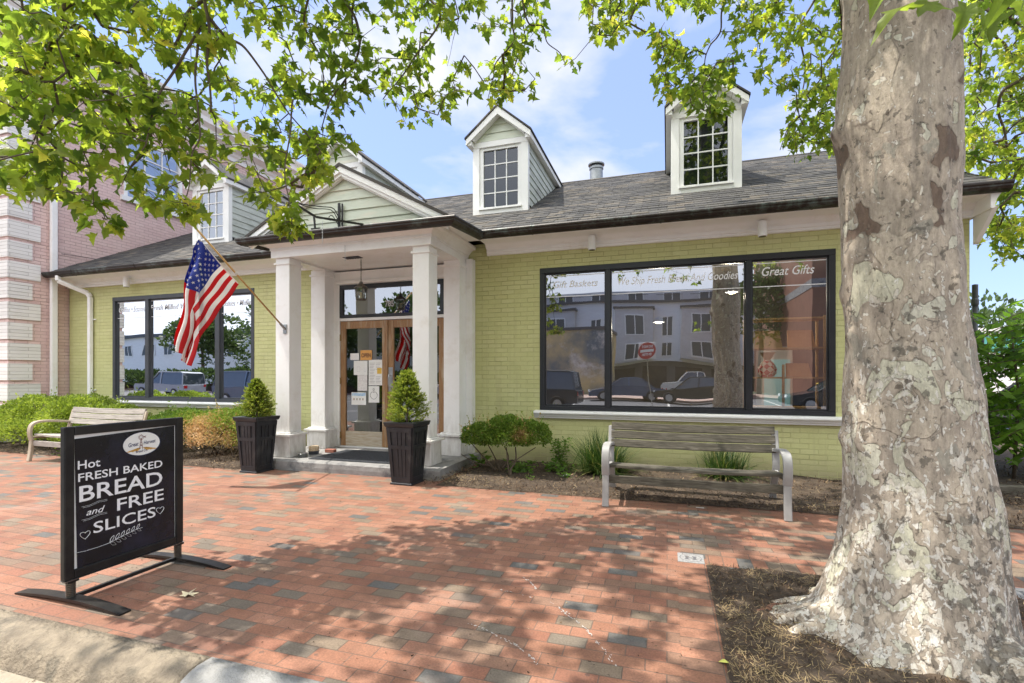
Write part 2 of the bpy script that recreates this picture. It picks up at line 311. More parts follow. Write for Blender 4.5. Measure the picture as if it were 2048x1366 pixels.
m_leaf = leafmat('plane_tree_leaf', [(0,(.055,.10,.018)),(.35,(.12,.18,.028)),(.7,(.215,.27,.04)),(.93,(.33,.37,.06)),(1,(.42,.40,.08))], (2.9,2.75,1.7), .56)
m_box = leafmat('boxwood_leaf', [(0,(.09,.14,.02)),(.5,(.19,.26,.04)),(1,(.33,.40,.08))], (2,2,1.2), .35)
m_boxbrown = leafmat('brown_boxwood_leaf', [(0,(.08,.15,.02)),(.2,(.13,.23,.03)),(.45,(.24,.34,.06)),(.60,(.40,.30,.12)),(1,(.60,.42,.24))], (1.5,1.4,1.1), .3)
m_conifer = leafmat('conifer_spray', [(0,(.09,.14,.02)),(.5,(.21,.27,.045)),(1,(.42,.45,.11))], (2,2,1.1), .3)
m_lir = leafmat('liriope_blade', [(0,(.02,.045,.012)),(.7,(.045,.09,.02)),(.9,(.10,.14,.03)),(1,(.35,.28,.12))], (1.8,2,1.2), .25)
m_weed = leafmat('weed_leaf', [(0,(.06,.13,.02)),(1,(.16,.28,.05))], (2,2,1.2), .4)
m_sumac = leafmat('sumac_leaf', [(0,(.05,.10,.015)),(.6,(.11,.20,.03)),(1,(.20,.33,.05))], (2.4,2.6,1.5), .45)
m_fartree = leafmat('far_tree_leaf', [(0,(.035,.06,.02)),(1,(.09,.14,.04))], (1.5,1.5,1.2), .3)
m_twig = M('twig_bark', (.075,.055,.038), (.13,.098,.068), 20, .85, .002, 60)
m_chip = leafmat('mulch_chip', [(0,(.025,.016,.010)),(.5,(.07,.042,.025)),(.8,(.16,.105,.06)),(1,(.36,.27,.16))], (1,1,1), .05, .9)
m_straw = leafmat('dry_grass', [(0,(.24,.17,.08)),(1,(.48,.37,.20))], (1.2,1.2,1), .15, .8)

def trunkmat():
    m, t, p = base('plane_tree_bark'); P = coords(t); g = N(t, 'ShaderNodeSeparateXYZ'); lk(t, P, g.inputs[0])
    low = N(t, 'ShaderNodeMapRange'); low.inputs['From Min'].default_value = 2.3; low.inputs['From Max'].default_value = .3; lk(t, g.outputs['Z'], low.inputs['Value'])
    v1 = coords(t, (1,1,.55)); a = noi(t, v1, 4.5, 5, .55, .3)
    col = ramp(t, a, [(.30,(.28,.235,.185)),(.45,(.355,.30,.24)),(.58,(.42,.355,.28)),(.70,(.32,.285,.23))])
    # weathered streaks
    s = noi(t, coords(t, (5,5,.7)), 3, 5, .7); col = mixc(t, .35, col, ramp(t, s, [(.35, .3), (.65, .72)]), 'OVERLAY')
    def patch(sc, seed, th, colr, grow=.0, hard=.012, vs=(1,1,.7)):
        nonlocal col
        vor = noi(t, coords(t, vs, (seed, seed*1.7, seed*.6)), sc, 3.2, .48, .55)
        if grow: vor = math_(t, 'ADD', vor, math_(t, 'MULTIPLY', low.outputs[0], grow))
        f = ramp(t, vor, [(th, 0.), (th+hard, 1.)]); col = mixc(t, ramp(t, vor, [(th-.022, 0.), (th-.002, .38), (th+.003, 0.)]), col, (.10,.08,.06)); col = mixc(t, math_(t, 'MULTIPLY', f, .88), col, colr); return f  # darker line along each patch edge paints in a crack shadow
    patch(7, 9.1, .64, (.27,.25,.205)); f0 = patch(4, 2.3, .60, (.43,.365,.285), .04)
    f1 = patch(4.2, 5.5, .630, (.52,.50,.38), .03, .006); f1b = patch(9, 15.5, .665, (.54,.52,.42), .07, .008); f2 = patch(19, 12.4, .665, (.60,.55,.47), .10, .01); f2b = patch(34, 1.9, .665, (.62,.59,.53), .09, .01)
    f3 = patch(4.4, 31.7, .650, (.13,.085,.06), -.12, .006); f4 = patch(20, 44.2, .69, (.13,.105,.08), .03, .01); f5 = patch(45, 77.2, .70, (.16,.13,.10), .03, .01)
    # dark noise patches, more of them towards the foot on the right side
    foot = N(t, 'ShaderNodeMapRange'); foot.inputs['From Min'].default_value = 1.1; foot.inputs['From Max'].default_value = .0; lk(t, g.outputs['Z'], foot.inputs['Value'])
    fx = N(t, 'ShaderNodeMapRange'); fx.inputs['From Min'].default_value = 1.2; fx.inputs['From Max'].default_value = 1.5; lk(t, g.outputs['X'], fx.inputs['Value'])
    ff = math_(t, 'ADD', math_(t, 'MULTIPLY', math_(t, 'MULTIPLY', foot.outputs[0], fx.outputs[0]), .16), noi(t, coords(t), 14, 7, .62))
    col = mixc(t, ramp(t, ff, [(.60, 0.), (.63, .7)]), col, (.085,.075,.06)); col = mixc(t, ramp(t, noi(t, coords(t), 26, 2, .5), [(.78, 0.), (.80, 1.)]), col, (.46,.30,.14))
    col = mixc(t, .5, col, ramp(t, noi(t, coords(t, (1,1,.5)), 48, 8, .78), [(.30, .22), (.70, .80)]), 'OVERLAY'); col = mixc(t, .35, col, ramp(t, noi(t, coords(t, (3,3,.4)), 9, 6, .7), [(.35, .28), (.65, .72)]), 'OVERLAY')
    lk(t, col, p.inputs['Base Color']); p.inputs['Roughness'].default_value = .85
    h = math_(t, 'ADD', math_(t, 'SUBTRACT', math_(t, 'MULTIPLY', f0, .5), math_(t, 'MULTIPLY', math_(t, 'MAXIMUM', f1, f1b), .7)), math_(t, 'SUBTRACT', math_(t, 'MULTIPLY', f3, -.8), f2))
    b = bump(t, p, h, .010); b = bump(t, p, noi(t, coords(t, (1,1,.35)), 14, 8, .75), .014, prev=b); bump(t, p, noi(t, coords(t, (1,1,.5)), 60, 6, .7), .006, prev=b); return m
m_trunk = trunkmat()

# ================================================================== SETTING
def struct(mb, name, m, **k): return tag(mb.build(name, m, **k), kind='structure')
struct(MB().box(-260, 260, -260, 300, -.75, -.16), 'ground', m_walk)
struct(MB().box(-90, 60, -17, 1.0, -.20, -.146), 'road', m_asphalt)
struct(MB().box(-90, 60, 1.0, 1.62, -.20, -.135), 'gutter_pavement', m_street)
struct(MB().box(-60, 40, 1.862, 60, -.3, 0), 'brick_pavement', m_pave)
struct(MB().box(-60, 40, -23, -17, -.3, -.02), 'far_pavement', M('far_paving', (.42,.30,.25), (.36,.27,.23), 2, .9))
def kerb(x0, x1, m, seed):
    b = MB(); xs = np.linspace(x0, x1, int((x1-x0)/.045)+2); rings = []
    prof = [(1.858,-.3),(1.858,.004),(1.78,.006),(1.73,.001),(1.69,-.014),(1.665,-.04),(1.648,-.08),(1.63,-.125),(1.60,-.20),(1.60,-.3)]
    for x in xs:
        rg = []
        for i, (y, z) in enumerate(prof):
            q = noise.noise(Vector((x*2.3+seed, y*9, z*9)))*.012+noise.noise(Vector((x*9+seed, y*20, z*20)))*.006+min(0, noise.noise(Vector((x*5+seed, y*6, z*6+4)))+.32)*.05
            if 1 < i < 9: y, z = y-q*.8, z+q*(.7 if i > 2 else .3)
            rg.append((x, y, z))
        rings.append(rg)
    return struct(b.loft(rings), 'kerb', m, smooth=True)
kerb(-30, -2.16, m_kerb, 0); kerb(-2.15, 20, m_kerb2, 9)
struct(MB().box(.065, .262, 1.862, 3.868, -.02, .0035), 'brick_border', m_pave2)
struct(MB().box(.278, 2.10, 3.872, 4.075, -.02, .0035), 'brick_soldier_course', m_pave3)
def soil(x0, x1, y0, y1, name, h=.03, n=1):
    nx, ny = int((x1-x0)/.06)+2, int((y1-y0)/.06)+2; X = np.linspace(x0, x1, nx); Y = np.linspace(y0, y1, ny); v = []; f = []
    for j, y in enumerate(Y):
        for i, x in enumerate(X):
            e = min(x-x0, x1-x, y-y0, 9)*5; e = max(0, min(1, e)); wob = .035*noise.noise(Vector((x*3, y*3, 5)))*(1 if j == 0 else 0)
            z = .004+e*(h+.03*noise.noise(Vector((x*2.2, y*2.2, 1)))+.014*noise.noise(Vector((x*11, y*11, 2))))
            v.append((x, y+wob, z))
    for j in range(ny-1):
        for i in range(nx-1): a = j*nx+i; f.append((a, a+1, a+nx+1, a+nx))
    return tag(rawmesh(name, v, f, m_soil, smooth=True), kind='structure')
soil(.27, 2.12, 1.875, 3.862, 'tree_pit_soil', .01)
soil(-2.80, 3.55, 5.62, 7.36, 'mulch_bed', .05)
soil(3.55, 12, 5.70, 13, 'mulch_bed', .05)
soil(-14.5, -6.07, 5.66, 7.36, 'mulch_bed', .04)
def scatter(n, x0, x1, y0, y1, name, m, L=(.012,.05), W=(.003,.010), z0=.012, zr=.03, dens=None, tilt=.5, lift=0):
    x = rng.uniform(x0, x1, n); y = rng.uniform(y0, y1, n)
    if dens is not None:
        k = np.array([dens(a, b) > rng.random() for a, b in zip(x, y)]); x, y = x[k], y[k]; n = len(x)
    z = z0+rng.random(n)*zr; a = rng.uniform(0, 6.283, n); l = rng.uniform(*L, n); w = rng.uniform(*W, n); t = rng.normal(0, tilt, n)
    d = np.stack([np.cos(a)*np.cos(t), np.sin(a)*np.cos(t), np.abs(np.sin(t))], 1); q = np.stack([-np.sin(a), np.cos(a), rng.normal(0, .4, n)], 1)
    p = np.stack([x, y, z], 1); V = np.stack([p-q*w[:,None]/2, p+q*w[:,None]/2, p+d*l[:,None]+q*w[:,None]/3, p+d*l[:,None]-q*w[:,None]/3], 1).reshape(-1, 3)
    return tag(rawmesh(name, V, np.arange(4*n).reshape(-1, 4), m, attr=rng.random(n)), kind='stuff')
scatter(15000, -2.95, 3.5, 5.52, 7.32, 'mulch', m_chip, zr=.06)
scatter(6000, -9, -6.0, 5.55, 7.3, 'mulch', m_chip, zr=.05); scatter(2500, -13, -9, 5.5, 6.4, 'mulch', m_chip, zr=.05)
scatter(6000, 3.2, 7, 5.6, 9, 'mulch', m_chip, (.02,.06), (.006,.014), zr=.06)
scatter(13000, .27, 2.1, 1.9, 3.85, 'mulch', m_chip, (.008,.035), (.002,.006), .008, .02)
def tuft(x, y):
    return max(.9*math.exp(-((x-cx)**2+(y-cy)**2)/r**2) for cx, cy, r in [(.52,2.45,.33),(.75,2.15,.3),(.36,3.1,.10),(.62,3.72,.10),(.9,3.75,.09),(.55,2.9,.16),(.36,2.1,.2)])
scatter(8500, .28, 1.3, 1.9, 3.85, 'dry_grass', m_straw, (.02,.06), (.0012,.003), .012, .02, tuft, .35)
scatter(3500, -3.0, -1.8, 5.55, 6.5, 'dry_grass', m_straw, (.02,.07), (.0015,.003), .02, .05, lambda x, y: math.exp(-((x+2.55)**2/.12+(y-5.85)**2/.02)), .35)
scatter(3000, 1.0, 3.4, 5.5, 6.0, 'dry_grass', m_straw, (.02,.07), (.0015,.003), .02, .04, lambda x, y: math.exp(-((x-1.9)**2/.5+(y-5.7)**2/.01)), .35)
scatter(700, -6, 1, 1.30, 1.64, 'gutter_litter', m_chip, (.004,.018), (.002,.006), -.133, .006, lambda x, y: .15+.85*max(0, (y-1.3)/.34)**2, .25)
scatter(2600, -5.5, 2.4, 1.9, 5.6, 'leaf_litter', m_chip, (.004,.016), (.002,.006), .003, .002, None, .1)

# ================================================================== SHOP BUILDING
W = 7.35
shop = thing('shop_building', (-4.44, W, 0), 'single storey bakery of pale green painted brick with white columned porch and shingled roof', 'building')
def grid_wall(mb, xs, zs, holes, y, flip=False, yb=None):
    for i in range(len(xs)-1):
        for j in range(len(zs)-1):
            cx, cz = (xs[i]+xs[i+1])/2, (zs[j]+zs[j+1])/2
            if any(h[0] < cx < h[1] and h[2] < cz < h[3] for h in holes): continue
            mb.box(xs[i], xs[i+1], y, yb or y+.25, zs[j], zs[j+1]) if False else mb.add([(xs[i],y,zs[j]),(xs[i+1],y,zs[j]),(xs[i+1],y,zs[j+1]),(xs[i],y,zs[j+1])], [(0,1,2,3)])
    for x0, x1, z0, z1 in holes:
        yb_ = y+.14
        mb.add([(x0,y,z0),(x0,yb_,z0),(x0,yb_,z1),(x0,y,z1)], [(0,1,2,3)]); mb.add([(x1,y,z0),(x1,yb_,z0),(x1,yb_,z1),(x1,y,z1)], [(0,1,2,3)])
        mb.add([(x0,y,z0),(x1,y,z0),(x1,yb_,z0),(x0,yb_,z0)], [(0,1,2,3)]); mb.add([(x0,y,z1),(x1,y,z1),(x1,yb_,z1),(x0,yb_,z1)], [(0,1,2,3)])
XL, XR = -12.62, 3.50
HO = [(-11.26,-7.46,.87,3.05), (-5.66,-3.21,0,3.3), (-1.885,2.088,.858,3.05)]
wl = MB(); grid_wall(wl, [XL,-11.26,-7.46,-5.66,-3.21,-1.885,2.088,XR], [-.05,.858,.87,3.05,3.3,3.5], HO, W)
wl.add([(XR,W,-.05),(XR,15.2,-.05),(XR,15.2,3.5),(XR,W,3.5)], [(0,1,2,3)])
wl.add([(XR,W,3.5),(XR,15.2,3.5),(XR,11.28,5.6)], [(0,1,2)])
wl.add([(XL,15.2,-.05),(XR,15.2,-.05),(XR,15.2,3.5),(XL,15.2,3.5)], [(0,1,2,3)])
wl.build('wall', m_green, shop)
# roof
SL = .53; EY, EZ = 6.90, 3.575
def rz(y): return EZ+SL*(y-EY)
RX0, RX1, RY = XL+.02, 3.60, 11.28
rf = MB(); dn = .05
rf.loft([[(x, EY-.03, rz(EY-.03)), (x, RY, rz(RY)), (x, 15.7, EZ), (x, 15.7, EZ-dn), (x, RY, rz(RY)-dn-.02), (x, EY-.03, rz(EY-.03)-dn)] for x in np.linspace(RX0, RX1, 40)])
roof = rf.build('roof', m_shingle, shop)
rc = MB(); rx = RX0+.1
while rx < RX1-.2: rc.bar((rx, RY-.12, rz(RY-.12)+.012), (rx, RY+.02, rz(RY)+.018), .20, .012); rx += .2
rc.build('ridge_cap', m_shingle, roof)
# shingle butts: thin stepped rows give the courses real thickness near the eave
st = MB(); y = EY-.03; k = 0
while y < RY-.15:
    y1 = y+.145; x = RX0+random.random()*.2
    rowv = []
    while x < RX1:
        w = random.choice((.16,.2,.24,.3)); x2 = min(x+w, RX1); hgt = .006+random.random()*.009; dy = random.random()*.012
        a, b = rz(y+dy), rz(y1+.02); st.hexa([(x,y+dy,a+.001),(x2-.006,y+dy,a+.001),(x2-.006,y1+.02,b+.001),(x,y1+.02,b+.001)], [(x,y+dy,a+hgt),(x2-.006,y+dy,a+hgt),(x2-.006,y1+.02,b+.002),(x,y1+.02,b+.002)])
        x = x2
    y = y1
st.build('shingle_courses', m_shingle, roof)
# cornice (mouldings), both wings
def cornice(x0, x1, name='cornice'):
    p = [(7.352,3.30),(7.30,3.30),(7.30,3.335),(7.285,3.345),(7.285,3.385),(7.25,3.41),(7.22,3.45),(7.19,3.46),(7.0,3.462),(6.975,3.462),(6.96,3.475),(6.945,3.53),(7.1,3.56),(7.352,3.56)]
    return MB().sweepx(p, x0, x1).build(name, m_white, shop)
cornice(XL+.001, -6.18); cornice(-2.74, XR+.03)
MB().sweepy([(3.503,3.30),(3.545,3.30),(3.545,3.345),(3.56,3.40),(3.59,3.45),(3.60,3.46),(3.60,3.53),(3.503,3.53)], 6.95, 7.62).build('eave_return', m_white, shop)
MB().loft([[(x, 6.96, 3.32), (x, 7.345, 3.30), (x, 7.345, 2.98), (x, 7.30, 3.0), (x, 7.10, 3.18)] for x in (3.53, 3.58)]).build('eave_bracket', m_white, shop)
MB().hexa([(3.50,7.0,3.50),(3.60,7.0,3.50),(3.60,RY,rz(RY)-.12),(3.50,RY,rz(RY)-.12)], [(3.50,7.0,3.60),(3.60,7.0,3.60),(3.60,RY,rz(RY)-.055),(3.50,RY,rz(RY)-.055)]).build('rake_board', m_white, shop)
def gprof(): # half round gutter section: (outward, z)
    return [(0,0),(-.105,0),(-.112,-.012),(-.112,-.03),(-.10,-.045),(-.10,-.062),(-.08,-.088),(-.05,-.102),(-.02,-.108),(0,-.108)]
def gutter(x0, x1, y, z, name='gutter'):
    b = MB().sweepx([(y+o, z+h) for o, h in gprof()], x0, x1); g = b.build(name, m_gutter, shop)
    x = x0+.9
    while x < x1-.2: MB().sweepx([(y+o*1.06, z+h*1.05+.001) for o, h in gprof()], x, x+.022).build('gutter_joint', m_gutter, g); x += 1.8
    return g
gutter(XL+.002, -6.12, 6.945, 3.572); gutter(-2.80, 3.66, 6.945, 3.572)
# downspout on the left wing
ds = MB()
pp = [(-12.20,6.90,3.50),(-12.20,6.90,3.38),(-11.90,7.27,3.16),(-11.86,7.29,3.08),(-11.86,7.29,.3),(-11.80,7.10,.16)]
for a, b in zip(pp, pp[1:]): ds.bar(a, b, .085, .075, (0,1,.01))
dsp = ds.build('downspout', m_white, shop, bevel=.01)
for z in (2.6, 1.08): MB().box(-11.935,-11.755,7.325,7.347,z-.012,z+.012).build('strap', m_white, dsp)

def big_window(x0, x1, z0, z1, mull, mf, sx0, sx1, label=None):
    y = W
    fr = MB(); o = .075
    fr.box(x0, x1, y-.012, y+.10, z1-.085, z1-.002); fr.box(x0, x1, y-.012, y+.10, z0+.002, z0+.065)
    fr.box(x0, x0+.075, y-.010, y+.10, z0+.065, z1-.085); fr.box(x1-.075, x1, y-.010, y+.10, z0+.065, z1-.085)
    for a, b in mull: fr.box(a, b, y-.016, y+.10, z0+.065, z1-.085)
    w = fr.build('window', mf, shop, bevel=.004)
    if label: w['label'] = label
    it = MB(); edges = [x0+.075]+[v for m_ in mull for v in m_]+[x1-.075]
    for a, b in zip(edges[::2], edges[1::2]):
        for q in ((a+.001, b-.001, z0+.066, z0+.09), (a+.001, b-.001, z1-.105, z1-.086)): it.box(q[0], q[1], y+.022, y+.06, q[2], q[3])
        it.box(a+.001, a+.018, y+.022, y+.06, z0+.09, z1-.105); it.box(b-.018, b-.001, y+.022, y+.06, z0+.09, z1-.105)
    it.build('inner_frame', mf, w)
    for a, b in zip(edges[::2], edges[1::2]):
        MB().add([(a+.004, y+.04, z0+.07), (b-.004, y+.04, z0+.07), (b-.004, y+.04, z1-.09), (a+.004, y+.04, z1-.09)], [(0,1,2,3)]).build('pane', m_glass, w)
    sp_ = [(y+.02,z0+.002),(y-.10,z0-.004),(y-.118,z0-.015),(y-.122,z0-.035),(y-.112,z0-.052),(y-.085,z0-.062),(y-.078,z0-.085),(y-.06,z0-.095),(y-.055,z0-.115),(y+.0-.001,z0-.118)]
    MB().sweepx(sp_, sx0, sx1).build('sill', m_white2, w)
    return w, list(zip(edges[::2], edges[1::2]))
winR, pR = big_window(-1.885, 2.088, .858, 3.05, [(-.878,-.808),(1.02,1.095)], m_black, -1.955, 2.16, 'wide black framed shop window of three panes with gift lettering')
winL, pL = big_window(-11.26, -7.46, .87, 3.05, [(-10.30,-10.20),(-8.42,-8.31)], m_slate, -11.33, -7.39, 'shop window of three panes beside the flag, frame greyed as if lit')
YG = W+.037
def film(w, a, b, zs):
    l = MB()
    for z in zs: l.add([(a+.02,YG-.003,z),(b-.02,YG-.003,z),(b-.02,YG-.003,z+.010),(a+.02,YG-.003,z+.010)], [(0,1,2,3)])
    l.build('film_band', m_letter, w)
for (a, b) in pR: film(winR, a, b, (2.915, 2.598))
for (a, b) in pL: film(winL, a, b, (2.93, 2.60))
def wtext(s, w, pa, pb, h, ca=None):
    A = at(pa[0], pa[1], YG-.004); B = at(pb[0], pb[1], YG-.004)
    text(s, 'lettering', m_letter, w, A, (1,0,0), (0,0,1), h, B.x-A.x, .28, .004, 0)
wtext('Gift Baskets', winR, (1106,576), (1196,572), .105); wtext('We Ship Fresh Bread And Goodies', winR, (1236,570), (1476,556), .115); wtext('Great Gifts', winR, (1524,552), (1629,549), .125)
wtext('Coffee \u2022 Scones', winL, (238,625), (289,622), .12); wtext('Fresh Milled Whole Wheat', winL, (301,621), (428,612), .12); wtext('Cookies \u2022 Muffins', winL, (439,613), (506,609), .12)
# back rooms behind the glass
def room(x0, x1, y0, y1, z0, z1, name, m):
    b = MB()
    b.add([(x0,y0,z0),(x1,y0,z0),(x1,y1,z0),(x0,y1,z0)], [(0,1,2,3)]); b.add([(x0,y0,z1),(x1,y0,z1),(x1,y1,z1),(x0,y1,z1)], [(0,1,2,3)])
    b.add([(x0,y0,z0),(x0,y1,z0),(x0,y1,z1),(x0,y0,z1)], [(0,1,2,3)]); b.add([(x1,y0,z0),(x1,y1,z0),(x1,y1,z1),(x1,y0,z1)], [(0,1,2,3)]); b.add([(x0,y1,z0),(x1,y1,z0),(x1,y1,z1),(x0,y1,z1)], [(0,1,2,3)])
    return b.build(name, m, shop)
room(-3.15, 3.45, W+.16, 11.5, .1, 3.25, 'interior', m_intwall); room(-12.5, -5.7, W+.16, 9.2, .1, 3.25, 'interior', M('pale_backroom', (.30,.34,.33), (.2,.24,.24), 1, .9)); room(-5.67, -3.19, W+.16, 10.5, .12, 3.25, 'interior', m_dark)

# ---- porch
PX = -4.44
sb = MB(); xs = np.linspace(-6.06, -2.86, 60); rings = []
for x in xs:
    n_ = lambda a, b: noise.noise(Vector((x*7, a, b)))*.007
    rings.append([(x,7.34,-.05),(x,5.86+n_(1,1),-.05),(x,5.855+n_(1,3),.06),(x,5.86+n_(2,3),.125),(x,5.885,.146+n_(4,1)*.4),(x,7.34,.15)])
step = sb.loft(rings).build('porch_step', m_conc, shop)
def column(x0, x1, y0, y1, z0=.15, z1=3.19, plinth=.32, cap=True):
    c = MB().box(x0, x1, y0, y1, z0+plinth+.055, z1).build('column', m_white, shop, bevel=.006)
    e = .045
    MB().box(x0-e, x1+e, y0-e, y1+e*(y1 < 7), z0, z0+plinth).build('plinth', m_white, c, bevel=.004)
    MB().box(x0-e-.035, x1+e+.035, y0-e-.035, y1+(e+.035)*(y1 < 7), z0+plinth+.0005, z0+plinth+.03).box(x0-e+.01, x1+e-.01, y0-e+.01, y1, z0+plinth+.0305, z0+plinth+.0545).build('plinth_cap', m_white, c)
    if cap: MB().box(x0-.018, x1+.018, y0-.018, y1+.018*(y1 < 7), z1-.10, z1-.07).build('capital', m_white, c)
    return c
column(-5.75,-5.49,6.07,6.33); column(-3.385,-3.13,6.07,6.33)
column(-5.85,-5.56,6.97,7.348,plinth=.30); column(-3.34,-3.07,6.97,7.348,plinth=.30)
MB().box(-3.07+.002,-2.96,7.22,7.348,.15,3.25).build('pilaster_strip', m_white, shop); MB().box(-5.96,-5.852,7.22,7.348,.15,3.25).build('pilaster_strip', m_white, shop)
# entablature: front beam and side beams with mouldings
PZ = 3.46
ep = [(0,3.19),(0,3.30),(-.012,3.30),(-.012,3.335),(-.03,3.35),(-.045,3.37),(-.075,3.40),(-.10,3.41),(-.125,3.41),(-.135,3.425),(-.14,3.46),(.30,3.46),(.30,3.19)]
en = MB(); yF = 6.03
xA, xB = -5.80, -3.08   # outer faces of the side beams
def ringf(x, sgn): return [(x+sgn*o if False else x, 0, 0) for o, z in ep]
# mitred ring around left side, front, right side
def outer(pt_o, z):
    return [(xA+pt_o, 7.34, z), (xA+pt_o, yF+pt_o, z), (xB-pt_o, yF+pt_o, z), (xB-pt_o, 7.34, z)]
prof = [(o, z) for o, z in ep[:-2]]+[(.24,3.46),(.24,3.19)]
rows = [[outer(o, z)[k] for o, z in prof] for k in range(4)]
en.loft(rows, cap=True).build('entablature', m_white, shop)
MB().box(xA+.05, xB-.05, yF+.05, 7.34, 3.22, 3.25).build('porch_ceiling', m_white, shop)
# soffit widening out to the gutter over the porch sides
gx0, gx1, gyF = -6.15, -2.73, 5.90
gb = MB()
gpf = gprof()
rows = []
for (cx, cy, dx, dy, z) in [(gx0,6.93,-1,0,3.56),(gx0,gyF,-1,-1,3.475),(gx1,gyF,1,-1,3.475),(gx1,6.93,1,0,3.56)]:
    rows.append([(cx+dx*(-o), cy+dy*(-o), z+h) for o, h in gpf])
gb.loft(rows).build('gutter', m_gutter, shop)
MB().loft([[(xA-.13,7.0,3.462),(gx0+.0,7.0,3.462),(gx0,7.0,3.50),(xA-.13,7.0,3.50)],[(xA-.13,yF-.13,3.462),(gx0,gyF,3.44),(gx0,gyF,3.47),(xA-.13,yF-.13,3.475)],[(xB+.13,yF-.13,3.462),(gx1,gyF,3.44),(gx1,gyF,3.47),(xB+.13,yF-.13,3.475)],[(xB+.13,7.0,3.462),(gx1,7.0,3.462),(gx1,7.0,3.50),(xB+.13,7.0,3.50)]]).build('porch_soffit', m_white, shop)
# porch gable
AZ = 4.37; HWG = 1.66; gf = 5.98
def gz(x): return 3.49+(AZ-3.49)*(1-abs(x-PX)/HWG)
gr = MB()
for s in (-1, 1):
    xe = PX+s*(HWG+.03)
    gr.hexa([(xe,5.86,gz(xe)),(PX,5.86,AZ),(PX,8.6,AZ),(xe,8.6,gz(xe))], [(xe,5.86,gz(xe)+.045),(PX,5.86,AZ+.045),(PX,8.6,AZ+.045),(xe,8.6,gz(xe)+.045)])
gr.build('porch_roof', m_shingle, shop)
rk = MB()
for s in (-1, 1):
    for y0, y1, t0, t1 in ((5.875,5.97,-.001,-.085),(5.90,5.975,-.086,-.13),(5.93,5.978,-.131,-.15)):
        xe = PX+s*HWG; rk.hexa([(xe,y0,gz(xe)+t0),(PX,y0,AZ+t0),(PX,y1,AZ+t0),(xe,y1,gz(xe)+t0)], [(xe,y0,gz(xe)+t1),(PX,y0,AZ+t1),(PX,y1,AZ+t1),(xe,y1,gz(xe)+t1)])
rk.build('rake_trim', m_white, shop)
def clap_gable(mb, cx, hw, z0, apex, y, step=.15):
    # clapboards: each a wedge leaning out at its foot
    z = z0; 
    while z < apex-.03:
        z1 = min(z+step, apex-.005); w0 = hw*(apex-z)/(apex-z0); w1 = hw*(apex-z1)/(apex-z0)
        mb.hexa([(cx-w0,y-.022,z),(cx+w0,y-.022,z),(cx+w0,y+.02,z),(cx-w0,y+.02,z)], [(cx-w1,y-.004,z1+.0),(cx+w1,y-.004,z1),(cx+w1,y+.02,z1),(cx-w1,y+.02,z1)])
        z = z1
cg = MB(); clap_gable(cg, PX, HWG-.05, 3.475, AZ-.06, 6.0, .148); cg.build('gable_clapboards', m_siding, shop)
MB().add([(PX-HWG,6.03,3.47),(PX+HWG,6.03,3.47),(PX,6.03,AZ-.02)], [(0,1,2)]).build('gable_backing', m_dark, shop)
fl = MB().box(gx0,gx1,5.90,6.0,3.471,3.478); fl.build('gable_ledge', m_gutter, shop)

